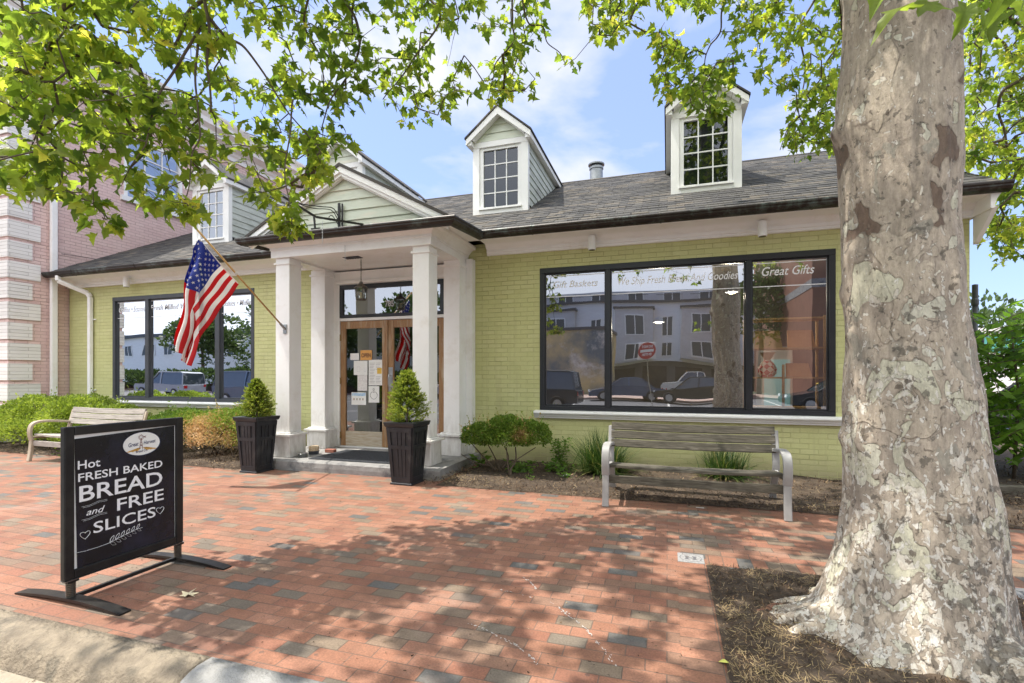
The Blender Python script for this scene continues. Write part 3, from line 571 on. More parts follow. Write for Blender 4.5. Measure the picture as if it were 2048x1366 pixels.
# ---- dormers
DY = 8.25
def dormer(cx, mw, label):
    x0, x1 = cx-.52, cx+.52; zb = rz(DY)-.02; zt = 5.60
    b = MB(); b.box(x0, x0+.125, DY, DY+.10, zb, zt-.10).box(x1-.125, x1, DY, DY+.10, zb, zt-.10).box(x0, x1, DY-.002, DY+.10, zt-.0995, zt).box(x0+.126, x1-.126, DY, DY+.10, zb, zb+.10)
    d = b.build('dormer', m_white2, shop, bevel=.003); d['label'] = label
    # cheeks with clapboards
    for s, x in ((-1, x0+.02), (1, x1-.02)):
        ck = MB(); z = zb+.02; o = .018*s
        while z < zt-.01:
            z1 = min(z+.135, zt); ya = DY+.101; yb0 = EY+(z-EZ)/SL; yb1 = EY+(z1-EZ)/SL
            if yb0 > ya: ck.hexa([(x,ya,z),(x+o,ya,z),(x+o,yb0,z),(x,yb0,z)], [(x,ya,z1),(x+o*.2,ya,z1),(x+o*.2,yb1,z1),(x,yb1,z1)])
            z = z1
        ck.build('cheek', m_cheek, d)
    az = 6.13; he = .60; ez = 5.62
    t_ = MB(); clap_gable(t_, cx, .50, zt+.002, az-.05, DY+.02, .14); t_.build('gable_clapboards', m_siding, d)
    # roof of the dormer and its soffit, rake boards
    r_ = MB(); w_ = MB()
    for s in (-1, 1):
        xe = cx+s*(he+.02); yE = EY+(ez-EZ)/SL+.1; 
        r_.hexa([(xe,DY-.16,ez),(cx,DY-.16,az+.005),(cx,RY+.3,az+.005),(xe,yE,ez)], [(xe,DY-.16,ez+.03),(cx,DY-.16,az+.035),(cx,RY+.3,az+.035),(xe,yE,ez+.03)])
        xe = cx+s*he
        w_.hexa([(xe,DY-.14,ez-.002),(cx,DY-.14,az-.002),(cx,DY-.115,az-.002),(xe,DY-.115,ez-.002)], [(xe-s*.0,DY-.14,ez-.10),(cx,DY-.14,az-.135),(cx,DY-.115,az-.135),(xe-s*.0,DY-.115,ez-.10)])
        w_.hexa([(xe,DY-.114,ez-.10),(cx+s*.50,DY-.114,ez-.10),(cx+s*.50,DY+.02,ez-.10),(xe,DY+.02,ez-.10)], [(xe,DY-.114,ez-.004),(cx+s*.50,DY-.114,ez+.03),(cx+s*.50,DY+.02,ez+.03),(xe,DY+.02,ez-.004)])
        w_.hexa([(xe,DY+.021,ez-.09),(cx+s*.52,DY+.021,ez-.09),(cx+s*.52,yE-.02,ez-.09),(xe,yE-.02,ez-.09)], [(xe,DY+.021,ez-.004),(cx+s*.52,DY+.021,ez-.004),(cx+s*.52,yE-.02,ez-.004),(xe,yE-.02,ez-.004)])
        w_.hexa([(cx+s*.0,DY-.112,az-.12),(cx+s*.48,DY-.112,ez-.02),(cx+s*.48,DY+.0,ez-.02),(cx,DY+.0,az-.12)], [(cx+s*.0,DY-.112,az-.10),(cx+s*.48,DY-.112,ez+.0),(cx+s*.48,DY+.0,ez+.0),(cx,DY+.0,az-.10)])
    r_.build('dormer_roof', m_shingle, d); w_.build('rake_board', m_white2, d)
    # sash: 3 x 4 lights
    gx0_, gx1_, gz0, gz1 = cx-.325, cx+.325, zb+.155, zt-.15
    f = MB(); f.box(cx-.392, gx0_, DY+.03, DY+.08, zb+.101, zt-.101).box(gx1_, cx+.392, DY+.03, DY+.08, zb+.101, zt-.101).box(gx0_, gx1_, DY+.03, DY+.08, gz1, zt-.101).box(gx0_, gx1_, DY+.03, DY+.08, zb+.101, gz0)
    f.box(cx-.40, cx+.40, DY-.03, DY+.028, zb+.101, zb+.13)
    f.build('sash', m_white2, d)
    MB().add([(gx0_,DY+.062,gz0),(gx1_,DY+.062,gz0),(gx1_,DY+.062,gz1),(gx0_,DY+.062,gz1)], [(0,1,2,3)]).build('pane', m_glass2, d)
    q = MB()
    for k in (1, 2): xx = gx0_+(gx1_-gx0_)*k/3; q.box(xx-.009, xx+.009, DY+.046, DY+.068, gz0, gz1)
    for k in (1, 2, 3): zz = gz0+(gz1-gz0)*k/4; q.box(gx0_, gx1_, DY+.047, DY+.067, zz-.009, zz+.009)
    q.build('muntins', m_white2, d)
    MB().box(x0+.03, x1-.03, DY+.12, DY+.14, zb, zt).build('pane_backing', M('near_black_sheet', (.035,.04,.042), None, 3, .9), d)  # near-black sheet closing the space behind the pane
dormer(.573, 1, 'dormer nearest the tree trunk'); dormer(-2.85, 1, 'dormer right of the porch gable'); dormer(-6.22, 1, 'dormer rising behind the porch gable'); dormer(-9.6, 1, 'dormer beside the pink building')

# ---- doors
dy = 7.20
dr = MB().box(-5.66,-5.44,dy,7.40,.152,3.19).box(-3.44,-3.22,dy,7.40,.152,3.19).box(-5.4395,-3.4405,dy-.0,7.40,2.96,3.19).box(-5.4395,-3.4405,dy+.003,7.36,2.335,2.385)
dr.box(-5.50,-3.38,dy-.03,dy-.0005,2.97,3.03)
frame = dr.build('door_frame', m_white, shop, bevel=.004)
MB().box(-5.4395,-3.4405,dy+.01,7.40,.151,.172).build('threshold', m_white2, frame)
tr = MB().box(-5.435,-3.445,dy-.01,dy+.05,2.88,2.955).box(-5.435,-3.445,dy-.01,dy+.05,2.39,2.44).box(-5.435,-5.37,dy-.01,dy+.05,2.4405,2.8795).box(-3.51,-3.445,dy-.01,dy+.05,2.4405,2.8795)
tw = tr.build('transom_window', m_black, shop, bevel=.003)
MB().add([(-5.37,dy+.02,2.44),(-3.51,dy+.02,2.44),(-3.51,dy+.02,2.88),(-5.37,dy+.02,2.88)], [(0,1,2,3)]).build('pane', m_glass, tw)
text('785', 'house_number', plain('number_grey', (.48,.48,.49)), tw, at(770, 613, dy+.006), (1,0,0), (0,0,1), .10, .17, 0, .03, 0)
def door(x0, x1, hinge):
    st_ = .105; b = MB()
    b.box(x0, x0+st_, dy+.02, dy+.065, .175, 2.33).box(x1-st_, x1, dy+.02, dy+.065, .175, 2.33).box(x0+st_+.0005, x1-st_-.0005, dy+.021, dy+.064, 2.20, 2.33)
    d = b.build('door', m_oak, shop, bevel=.006)
    MB().box(x0+st_+.0005, x1-st_-.0005, dy+.021, dy+.064, .175, .43).build('bottom_rail', m_bleach, d, bevel=.005)
    MB().add([(x0+st_,dy+.045,.43),(x1-st_,dy+.045,.43),(x1-st_,dy+.045,2.2),(x0+st_,dy+.045,2.2)], [(0,1,2,3)]).build('pane', m_doorglass, d)
    for z in (.36, 1.30, 2.05): MB().box(hinge-.012, hinge+.012, dy+.005, dy+.0195, z-.055, z+.055).build('hinge', M('brass_hinge', (.35,.24,.10), None, 5, .4, metal=.8), d)
    return d
d1 = door(-5.436, -4.50, -5.43); d2 = door(-4.49, -3.444, -3.45)
MB().box(-4.503,-4.487,dy-.002,dy+.019,.18,2.33).build('astragal', m_oak, d1)
hp = MB().box(-4.475,-4.395,dy+.014,dy+.0195,1.12,1.53).path([(-4.44,dy+.013,1.40),(-4.44,dy-.035,1.40),(-4.44,dy-.045,1.36),(-4.44,dy-.045,1.24),(-4.44,dy-.035,1.20),(-4.44,dy+.013,1.20)], .009, 8)
hp.build('handle', m_chrome, d2)
# papers taped on the left door
def notice(x0, x1, z0, z1, m, label, name='notice', cat='notice', marks=None, th=.002):
    o = MB().box(x0, x1, dy+.038-th, dy+.038, z0, z1).build(name, m, None); tag(o, label, cat); return o
yn = dy+.0355
def marks(o, name, mat, quads):
    b = MB()
    for x0, x1, z0, z1 in quads: b.add([(x0,yn,z0),(x1,yn,z0),(x1,yn,z1),(x0,yn,z1)], [(0,1,2,3)])
    return b.build(name, mat, o)
n1 = notice(-5.245,-5.07,1.66,1.775,m_paper,'small blank white card taped on the left door beside the open sign')
n2 = notice(-5.04,-4.815,1.655,1.825,plain('orange_sign', (.72,.36,.10)),'orange OPEN sign taped inside the left glass door','open_sign','sign')
text('OPEN', 'lettering', plain('brown_ink', (.12,.04,.02)), n2, (-5.02,yn-.001,1.705), (1,0,0), (0,0,1), .07, .185, 0, .03, 0)
n3 = notice(-5.175,-4.90,1.40,1.645,m_paper,'white sheet with faint pencil figures, upper left on the door')
marks(n3, 'drawing', m_ink, [(-5.11,-5.05,1.46,1.462),(-5.11,-5.05,1.54,1.542),(-5.11,-5.108,1.46,1.54),(-5.05,-5.048,1.46,1.54),(-4.97,-4.93,1.46,1.462),(-4.97,-4.968,1.46,1.53),(-4.93,-4.928,1.46,1.53),(-5.02,-5.0,1.5,1.502)])
n4 = notice(-5.10,-4.905,1.13,1.398,M('pencil_sketch_paper', (.78,.77,.75), (.62,.58,.58), 40, .6),'pencil sketch on white paper hanging below another sheet on the door')
n5 = notice(-4.875,-4.61,1.225,1.66,m_paper,'large printed white menu sheet taped at the door edge')
marks(n5, 'print', m_ink, [(-4.86+(.004*(i%3)), -4.75-.01*(i%4), 1.60-i*.026, 1.606-i*.026) for i in range(14)]+[(-4.735, -4.64-.012*(i%3), 1.60-i*.026, 1.606-i*.026) for i in range(14) if not 4 < i < 9])
marks(n5, 'yellow_note', plain('yellow_note', (.80,.52,.08)), [(-4.71,-4.62,1.42,1.52)])
n6 = notice(-4.878,-4.67,.93,1.21,m_paper,'white sheet with an apple outline drawn in black, low on the door')
ap = MB(); c0 = Vector((-4.775,yn-.001,1.055))
pts = [c0+Vector((math.cos(t)*.062*(1+.12*math.cos(2*t)), 0, math.sin(t)*.068-.012*math.exp(-((t-math.pi/2)/.35)**2)*1.8)) for t in np.linspace(0, 2*math.pi, 33)]
ap.path(pts, .0028, 4, False); ap.path([c0+Vector((0,0,.05)), c0+Vector((.008,0,.09)), c0+Vector((.0,0,.12))], .0025, 4)
ap.path([c0+Vector((0,0,.06))+Vector((math.cos(t)*.014-.004, 0, .038+math.sin(t)*.022)) for t in np.linspace(0, 6.283, 12)], .002, 4, False)
ap.build('drawing', plain('black_ink', (.03,.03,.03)), n6)
n7 = notice(-5.22,-4.93,.885,1.10,m_paper,'white sheet with a blue painted top edge and small red figures, lowest on the door')
marks(n7, 'blue_paint', M('blue_paint', (.25,.48,.72), (.6,.7,.8), 30, .6), [(-5.21,-4.94,1.04,1.09)])
marks(n7, 'figures', M('small_figures', (.55,.12,.08), (.1,.3,.15), 30, .6), [(-5.18+.06*i,-5.16+.06*i,.965,1.0) for i in range(4)])
# things just inside the door
ct = thing('counter', (-4.9,8.6,.12), 'wooden counter with red cloth shelves just inside the glass door', 'counter')
MB().box(-5.35,-4.3,8.4,8.9,.12,.72).build('cabinet', M('counter_wood', (.30,.20,.09), (.22,.14,.06), 8, .5), ct, bevel=.006)
MB().box(-5.42,-4.25,8.34,8.95,.721,.76).build('top', m_oak, ct, bevel=.006)
MB().box(-4.28,-3.6,8.5,8.9,.5,.56).box(-4.28,-3.6,8.5,8.9,.86,.92).build('red_shelf', plain('red_cloth', (.32,.03,.035)), ct)

# ---- cylinder eave lights
def spot(px, py, i, lab):
    P_ = at(px, py, 7.17); o = MB().lathe((P_.x, 7.17, P_.z), [(0,0),(.050,0),(.056,.004),(.056,.20),(0,.20)], 20).build('eave_light', m_white2, None, smooth=False)
    tag(o, lab, 'light', 'cylinder lights under the eave')
    MB().lathe((P_.x, 7.17, P_.z-.002), [(0,0),(.046,0),(.046,.001),(0,.001)], 16).build('lens', plain('dark_lens', (.02,.02,.04), .2), o)
spot(1184,500,0,'white cylinder eave light above the left end of the wide black window'); spot(1525,473,1,'white cylinder eave light above the great gifts lettering'); spot(253,574,2,'white cylinder eave light over the window beside the pink building')
# ---- roof vent
vt = thing('roof_vent', (-1.60,11.6,5.9), 'galvanised round metal vent pipe with a rain cap behind the shingled ridge', 'vent'); VC = (-1.60,11.6,5.70)
MB().lathe(VC, [(.17,0),(.155,.10),(.15,.52),(.15,.54),(0,.54)], 24).build('pipe', m_vent, vt, smooth=True)
MB().lathe(VC, [(.13,.541),(.165,.545),(.165,.59),(.13,.60),(.13,.62),(0,.62)], 24).build('collar', m_vent, vt)
MB().lathe(VC, [(0,.64),(.19,.64),(.19,.67),(.11,.695),(0,.71)], 24).build('cap', m_vent, vt)

# ---- lantern
LX, LY = -4.60, 6.62
ln = thing('hanging_lantern', (LX,LY,2.6), 'small pewter glass lantern with a candle hanging on a chain in the porch', 'lantern')
ch = MB(); z = 3.22; k = 0
while z > 2.87:
    r_ = .009; ax = (1,0) if k % 2 else (0,1)
    ch.path([(LX+ax[0]*math.cos(t)*r_, LY+ax[1]*math.cos(t)*r_, z-.014+math.sin(t)*.016) for t in np.linspace(0, 6.283, 9)], .0028, 5, False); z -= .024; k += 1
ch.build('chain', m_lantern, ln)
def ngon(c, r, z, n=6, ph=.3): return [(c[0]+r*math.cos(ph+2*math.pi*k/n), c[1]+r*math.sin(ph+2*math.pi*k/n), z) for k in range(n)]
MB().loft([ngon((LX,LY),.025,2.87), ngon((LX,LY),.03,2.845), ngon((LX,LY),.065,2.815), ngon((LX,LY),.115,2.775), ngon((LX,LY),.118,2.765), ngon((LX,LY),.10,2.764)]).build('lantern_roof', m_lantern, ln)
cg_ = MB().loft([ngon((LX,LY),.075,2.575), ngon((LX,LY),.085,2.585), ngon((LX,LY),.085,2.60)])
for k in range(6):
    a, b = ngon((LX,LY),.078,2.60)[k], ngon((LX,LY),.093,2.765)[k]; cg_.bar(a, b, .010, .010, (1,.2,0))
cg_.build('cage', m_lantern, ln)
gp = MB()
for k in range(6):
    a, b = ngon((LX,LY),.074,2.60), ngon((LX,LY),.089,2.764); gp.add([a[k],a[(k+1)%6],b[(k+1)%6],b[k]], [(0,1,2,3)])
gp.build('pane', glassmat('lantern_glass', .12, (.9,.9,.9), trans=(.9,.92,.9)), ln)
MB().lathe((LX,LY,2.601), [(.02,0),(.02,.10),(0,.10)], 12).build('candle', m_candle, ln)

# ---- ceiling vent grille
g_ = MB().box(-4.78,-4.50,6.40,6.52,3.210,3.2195)
for i in range(6): g_.box(-4.77+i*.046,-4.75+i*.046,6.41,6.51,3.205,3.2095)
g_.build('vent_grille', m_slate, shop)

# ---- wrought iron sign bracket on the gable
BX = -4.50
br = thing('sign_bracket', (BX,5.95,3.5), 'black wrought iron sign bracket with bare chains standing out from the porch gable', 'sign bracket')
a_ = MB(); tip = atd(566,394,4.95); tip = Vector((-4.80,5.0,3.70)); wy = 5.96
A0 = Vector((BX,wy-.02,3.83)); A1 = Vector((BX,wy-.02,3.53))
a_.bar((BX,wy-.012,3.52),(BX,wy-.012,3.87),.035,.02,(0,1,0)); a_.bar((BX+.05,wy-.008,3.52),(BX+.05,wy-.008,3.86),.02,.012,(0,1,0))
a_.build('wall_plate', m_blackmetal, br)
# geometry of the arm seen in the photo: a long raking strut, a lighter top rod and scrolls
P_tip = at(566, 393, 5.15); P_foot = at(727, 449, 5.80); P_mid = at(632, 434, 5.45); P_plate = at(678, 412, 5.93)
MB().bar(P_tip, P_mid, .022, .026).bar(P_mid, P_foot, .022, .026).build('arm', m_blackmetal, br)
def curve(ps, n=12):
    ps = [Vector(p) for p in ps]; out = []
    for i in range(len(ps)-1):
        p0, p1, p2, p3 = ps[max(i-1,0)], ps[i], ps[i+1], ps[min(i+2,len(ps)-1)]
        for k in range(n): t = k/n; out.append(.5*((2*p1)+(p2-p0)*t+(2*p0-5*p1+4*p2-p3)*t*t+(3*p1-p0-3*p2+p3)*t**3))
    return out+[ps[-1]]
MB().path(curve([at(566,393,5.15), at(600,407,5.32), at(640,413,5.6), at(665,416,5.8), at(674,428,5.9), at(678,438,5.93)], 5), .007, 6).build('top_scroll', m_blackmetal, br)
MB().path(curve([at(590,409,5.27), at(596,403,5.3), at(604,410,5.33), at(630,417,5.55), at(662,420,5.8), at(675,438,5.93)], 5), .006, 6).path(curve([at(660,441,5.7), at(658,434,5.75), at(664,431,5.8), at(671,440,5.9), at(676,449,5.93)], 5), .006, 6).build('scroll', m_blackmetal, br)
MB().path([at(566,393,5.15)+Vector((0,.012*math.cos(t),.018*math.sin(t)+.005)) for t in np.linspace(0,6.283,10)], .004, 5, False).build('ring', m_blackmetal, br)
MB().bar(at(628,433,5.5)+Vector((0,.0,0)), at(630,456,5.5), .02, .02, (1,0,0)).bar(at(622,458,5.48), at(640,456,5.52), .02, .012).build('post', m_blackmetal, br)
def chain(p0, L, name, parent):
    c = MB(); z = 0; k = 0
    while z < L:
        ax = (1,0) if k % 2 else (.3,1); c.path([(p0.x+ax[0]*math.cos(t)*.006, p0.y+ax[1]*math.cos(t)*.006, p0.z-z-.012+math.sin(t)*.013) for t in np.linspace(0, 6.283, 8)], .0022, 4, False); z += .019; k += 1
    return c.build(name, m_chrome, parent)
chain(at(571,400,5.17), .38, 'chain', br); chain(at(645,442,5.5), .30, 'chain', br); chain(at(690,490,6.0), .22, 'chain', br)

# ================================================================== PINK BUILDING
pk = thing('pink_building', (-12.65, 7, 0), 'tall pink painted brick building with white corner blocks next to the green shop', 'building')
PXW = -12.65
b = MB(); b.add([(PXW,6.31,-.05),(PXW,8.55,-.05),(PXW,8.55,8.3),(PXW,6.31,8.3)], [(0,1,2,3)]); b.add([(PXW,8.55,-.05),(PXW,9.95,-.05),(PXW,9.95,5.78),(PXW,8.55,5.78)], [(0,1,2,3)]); b.add([(PXW,8.55,7.25),(PXW,9.95,7.25),(PXW,9.95,8.3),(PXW,8.55,8.3)], [(0,1,2,3)])
b.add([(PXW,9.95,-.05),(PXW,22,-.05),(PXW,22,8.3),(PXW,9.95,8.3)], [(0,1,2,3)]); b.add([(PXW,6.31,-.05),(PXW,6.31,8.3),(-26,6.31,8.3),(-26,6.31,-.05)], [(0,1,2,3)])
b.build('wall', m_pink, pk)
z = .05; k = 0
while z < 7.9:
    L = .52 if k % 2 == 0 else .38
    q = MB(); xx = PXW+.028; yy = 6.31-.028
    q.add([(xx,yy,z),(xx,6.31+L,z),(xx,6.31+L,z+.34),(xx,yy,z+.34)], [(0,1,2,3)]); q.add([(xx,yy,z),(xx-L,yy,z),(xx-L,yy,z+.34),(xx,yy,z+.34)], [(0,1,2,3)])
    for zz in (z, z+.34): q.add([(xx,yy,zz),(xx,6.31+L,zz),(PXW-.02,6.31+L,zz),(PXW-.02,6.33,zz),(xx-L,6.33,zz),(xx-L,yy,zz)], [(0,1,2,3,4,5)])
    q.add([(xx,6.31+L,z),(PXW-.02,6.31+L,z),(PXW-.02,6.31+L,z+.34),(xx,6.31+L,z+.34)], [(0,1,2,3)])
    q.build('quoin', m_quoin, pk); z += .415; k += 1
cp = [(0,7.9),(.05,7.9),(.05,8.02),(.10,8.06),(.10,8.15),(.35,8.2),(.38,8.2),(.40,8.30),(.50,8.36),(.55,8.38),(.58,8.50),(.66,8.60),(.68,8.66),(0,8.7)]
MB().sweepy([(PXW+o, zz) for o, zz in cp], 5.7, 22).build('cornice', m_white, pk)
MB().sweepx([(6.31-o, zz) for o, zz in cp], -26, PXW+.6).build('cornice', m_white, pk)
pd = MB(); 
for a, c_ in (((-12.57,7.03,.2),(-12.57,7.03,7.75)), ((-12.57,7.03,7.75),(-12.3,7.1,8.15))): pd.bar(a, c_, .11, .08, (1,0,0))
pd.build('downspout', m_white, pk, bevel=.008)
pw = MB().box(PXW-.06,PXW+.025,8.50,8.58,5.78,7.25).box(PXW-.06,PXW+.025,9.92,10.0,5.78,7.25).box(PXW-.06,PXW+.025,8.50,10.0,7.2505,7.34)
pwin = pw.build('window', m_white2, pk)
MB().box(PXW-.06,PXW+.07,8.42,10.08,5.66,5.778).build('sill', m_white2, pwin)
m_blind = M('pale_blind', (.42,.47,.55), (.50,.54,.60), 3, .5, sc=(1,1,1))
MB().add([(PXW-.04,8.58,5.78),(PXW-.04,9.92,5.78),(PXW-.04,9.92,7.25),(PXW-.04,8.58,7.25)], [(0,1,2,3)]).build('pane', glassmat('upper_glass', .35, (.85,.88,.95)), pwin)
bl = MB(); zz = 5.80
while zz < 7.22: bl.box(PXW-.08,PXW-.065,8.58,9.92,zz,zz+.038); zz += .045
bl.build('blind', m_blind, pwin)
mu = MB()
for yy in (8.58+.447, 8.58+.893): mu.box(PXW-.038,PXW-.015,yy-.011,yy+.011,5.78,7.25)
for zz in (6.15, 6.515, 6.88): mu.box(PXW-.037,PXW-.014,8.58,9.92,zz-(.02 if zz == 6.515 else .011),zz+(.02 if zz == 6.515 else .011))
mu.build('muntins', m_white2, pwin)
cb = MB().path([(PXW+.03,7.2,4.05),(PXW+.05,8.2,4.1),(PXW+.05,9.5,4.45),(PXW+.03,10.5,5.3)], .006, 5); cb.build('cable', m_blackmetal, pk)

# ================================================================== THINGS ON THE PAVEMENT
# ---- planters
def planter(cx, cy, rot, label):
    e = thing('planter', (cx,cy,0), label, 'planter', 'tapered black planters at the porch step'); H_ = .80; rb, rt = .14, .19
    def ring(r, z): return [(cx-r,cy-r,z),(cx+r,cy-r,z),(cx+r,cy+r,z),(cx-r,cy+r,z)]
    def rr(z): return rb+(rt-rb)*(z-.03)/(H_-.09)
    MB().loft([ring(rb+.018,0),ring(rb+.018,.022),ring(rb+.004,.03),ring(rt-.006,H_-.06),ring(rt-.06,H_-.06),ring(rt-.07,H_-.14)]).build('body', m_planter, e, bevel=.003)
    MB().loft([ring(rt-.055,H_-.062),ring(rt+.012,H_-.06),ring(rt+.022,H_-.04),ring(rt+.028,H_-.012),ring(rt+.028,H_),ring(rt-.055,H_)], cap=False).loft([ring(rt-.055,H_),ring(rt-.055,H_-.062)], cap=False).build('rim', m_planter, e)
    for k in range(4):
        a = k*math.pi/2; ca, sa = math.cos(a), math.sin(a)
        def T(u, o, z): # u across, o outwards beyond the face
            r = rr(z)+o; x, y = u, -r; return (cx+x*ca-y*sa, cy+x*sa+y*ca, z)
        p = MB()
        def slab(u0, u1, z0, z1, o, taper=True):
            f0, f1 = (rr(z0)/rt, rr(z1)/rt) if taper else (1, 1)
            p.hexa([T(u0*f0,0,z0),T(u1*f0,0,z0),T(u1*f1,0,z1),T(u0*f1,0,z1)], [T(u0*f0,o,z0),T(u1*f0,o,z0),T(u1*f1,o,z1),T(u0*f1,o,z1)])
        w = rt-.008
        slab(-w,-w+.045,.035,.735,.012); slab(w-.045,w,.035,.735,.012); slab(-w+.0455,w-.0455,.035,.10,.0115); slab(-w+.0455,w-.0455,.46,.51,.0115); slab(-w+.0455,w-.0455,.675,.735,.0115)
        for j in (-1,0,1):
            for z0, z1 in ((.1005,.4595),(.5105,.6745)): slab(j*.062-.026, j*.062+.026, z0, z1, .0065)
        p.build('side_panel', m_planter, e)
    MB().add(ring(rt-.06,H_-.05), [(0,1,2,3)]).build('potting_soil', m_soil, e)
    e.rotation_euler = (0,0,rot)
    return e
planter(-5.70, 5.66, R(-2), 'tapered black planter left of the porch step, under the flag')
planter(-3.22, 5.64, R(-2), 'tapered black planter in front of the right porch column')

def leafcloud(P_, D_, size, name, m, parent, shape='quad', attr=None, asp=.45, fold=.25, up=None):
    """P_ base points, D_ direction; little folded leaves"""
    n = len(P_); D_ = D_/np.linalg.norm(D_, axis=1)[:,None]; rv = rng.normal(size=(n,3)); S_ = np.cross(D_, rv); S_ /= np.linalg.norm(S_, axis=1)[:,None]; U_ = np.cross(S_, D_)
    s = (size*(.7+.6*rng.random(n)))[:,None]; w = s*asp
    V = np.stack([P_, P_+D_*s*.5+S_*w*.5+U_*w*fold, P_+D_*s, P_+D_*s*.5-S_*w*.5+U_*w*fold], 1).reshape(-1,3); i = np.arange(n)[:,None]*4
    F_ = np.concatenate([i+[0,1,2], i+[0,2,3]], 1).reshape(-1,3); a = rng.random(n) if attr is None else attr
    return rawmesh(name, V, F_, m, parent, attr=np.repeat(a, 2))
def conifer(cx, cy, z0, h, rmax, label, seed):
    r_ = np.random.default_rng(seed); e = thing('conifer_shrub', (cx,cy,z0), label, 'shrub', 'dwarf conifers in the black planters')
    MB().path([(cx,cy,z0-.02),(cx,cy,z0+h*.8)], [.016,.004], 8).build('trunk', m_twig, e)
    P_ = []; D_ = []; A = []
    for i in range(680):
        t = r_.random()**.85; z = t*h*.93; th = r_.uniform(0, 6.283)
        lob = 1+.16*math.sin(3*th+seed+z*9)+.1*r_.normal(); R_ = rmax*lob*min(1, (t/.10+.55))*(1-t)**.62*(.75+.3*r_.random())
        q = Vector((math.cos(th), math.sin(th), 0)); base_ = Vector((cx,cy,z0+z-.02+.02*r_.normal())); tipd = (q*1.0+Vector((0,0,.9))).normalized()
        col = r_.random()*.6
        for j in range(26):
            f = .35+.65*r_.random(); p = base_+q*R_*f+Vector((0,0,R_*f*.35)); d = tipd+Vector(r_.normal(size=3))*.45
            P_.append(p[:]); D_.append(d[:]); A.append(min(1, max(0, col+f*.35*r_.random())))
    leafcloud(np.array(P_), np.array(D_), .034, 'foliage', m_conifer, e, asp=.28, attr=np.array(A))
conifer(-5.70, 5.66, .76, .60, .265, 'small pointed conifer in the left planter, beside the flag', 3)
conifer(-3.22, 5.64, .76, .74, .32, 'taller bright conifer in the planter by the right porch column', 5)

# ---- sandwich-type pavement sign
sg = thing('pavement_sign', (-3.5,2.4,0), 'black framed pavement sign advertising fresh baked bread, on spring feet by the kerb', 'sign')
SX = -3.50; y0, y1 = 2.0, 2.765; zb_, zt_ = .145, 1.082
fr = MB().box(SX-.02,SX+.02,y0,y0+.055,zb_,zt_).box(SX-.02,SX+.02,y1-.055,y1,zb_,zt_).box(SX-.0195,SX+.0195,y0+.0555,y1-.0555,zt_-.055,zt_).box(SX-.0195,SX+.0195,y0+.0555,y1-.0555,zb_,zb_+.055)
fr.build('frame', m_blackmetal, sg, bevel=.006, seg=2)
MB().box(SX-.004,SX+.004,y0+.05,y1-.05,zb_+.05,zt_-.05).build('backing', m_white2, sg)
m_chalk = M('chalkboard_poster', (.008,.009,.011), (.020,.022,.040), 5, .25, lo=.4, hi=.75, c3=(.030,.031,.038), s3=3.2)
XF = SX+.007
p_ = MB(); p_.add([(XF,y0+.075,zb_+.052),(XF,y1-.06,zb_+.052),(XF,y1-.062,zt_-.058),(XF,y0+.060,zt_-.078)], [(0,1,2,3)]); poster = p_.build('poster', m_chalk, sg)
def st(s, pa, pb, h, bold=.0, shear=0, m=None, par=None):
    A = atx(pa[0], pa[1], XF); B = atx(pb[0], pb[1], XF)
    text(s, 'lettering', m or m_letter, par or poster, (XF+.001, A.y, A.z), (0,1,0), (0,0,1), h, B.y-A.y, shear, bold, .0)
z2 = lambda x, y: (120+x*260/987, 820+y*260/987)
def sline(s, ya, yb, z, h, bold=0, shear=0, m=None, par=None): text(s, 'lettering', m or m_letter, par or poster, (XF+.001, ya, z), (0,1,0), (0,0,1), h, yb-ya, shear, bold, 0)
sline('Hot', 2.078, 2.205, .812, .055, .012); sline('FRESH BAKED', 2.080, 2.612, .735, .052, .012); sline('BREAD', 2.086, 2.612, .608, .102, .012)
sline('and', 2.125, 2.232, .513, .042, .004, .35); sline('FREE', 2.306, 2.622, .496, .083, .010); sline('SLICES', 2.165, 2.563, .388, .075, .008)
dw = MB(); X_ = XF+.0015
def yz(l): return [(X_, a, b) for a, b in l]
def heart(cy_, cz_, s): 
    pts = [(cy_+s*.0625*math.sin(t)**3*16/16*1.0, cz_+s*(.05*math.cos(t)-.02*math.cos(2*t)-.008*math.cos(3*t))) for t in np.linspace(0.15, 6.1, 26)]
    dw.path(yz(pts), .0028, 4, False, .5)
heart(2.118, .395, .45); heart(2.595, .425, .45)
dw.path(yz([(2.052,.300),(2.12,.292),(2.2,.293),(2.262,.298),(2.34,.318),(2.42,.334),(2.47,.336)]), .0022, 4, True, .5)
for i in range(6):
    a, b_ = 2.262+i*.034, .300+i*.0075
    for s_i, ang in ((1,1.0),(-1,-.62)):
        L = .046-.002*i; d = (math.cos(ang)*L, math.sin(ang)*L); nrm_ = (-d[1]*.19, d[0]*.19)
        pts = [(a+d[0]*t+nrm_[0]*math.sin(math.pi*t)*k, b_+d[1]*t+nrm_[1]*math.sin(math.pi*t)*k) for t, k in [(q, 1) for q in np.linspace(0,1,7)]+[(q, -1) for q in np.linspace(1,0,7)]]
        dw.path(yz(pts), .0011, 4, False, .5)
for zz, sgn in ((.575,1),(.492,1)):
    for o in (0, .008): dw.path(yz([(2.098+o, zz-o), (2.14, zz-.004-o+.004), (2.20, zz+.014-o), (2.245, zz+.012-o)]), .0014, 4, True, .5)
dw.build('chalk_drawing', m_letter, poster)
ov = MB(); oc = (2.467,.922); ov.add([(XF+.0015, oc[0]+.126*math.cos(t), oc[1]+.080*math.sin(t)) for t in np.linspace(0,6.283,48)[:-1]], [tuple(range(47))])
emb = ov.build('emblem', m_paper, poster)
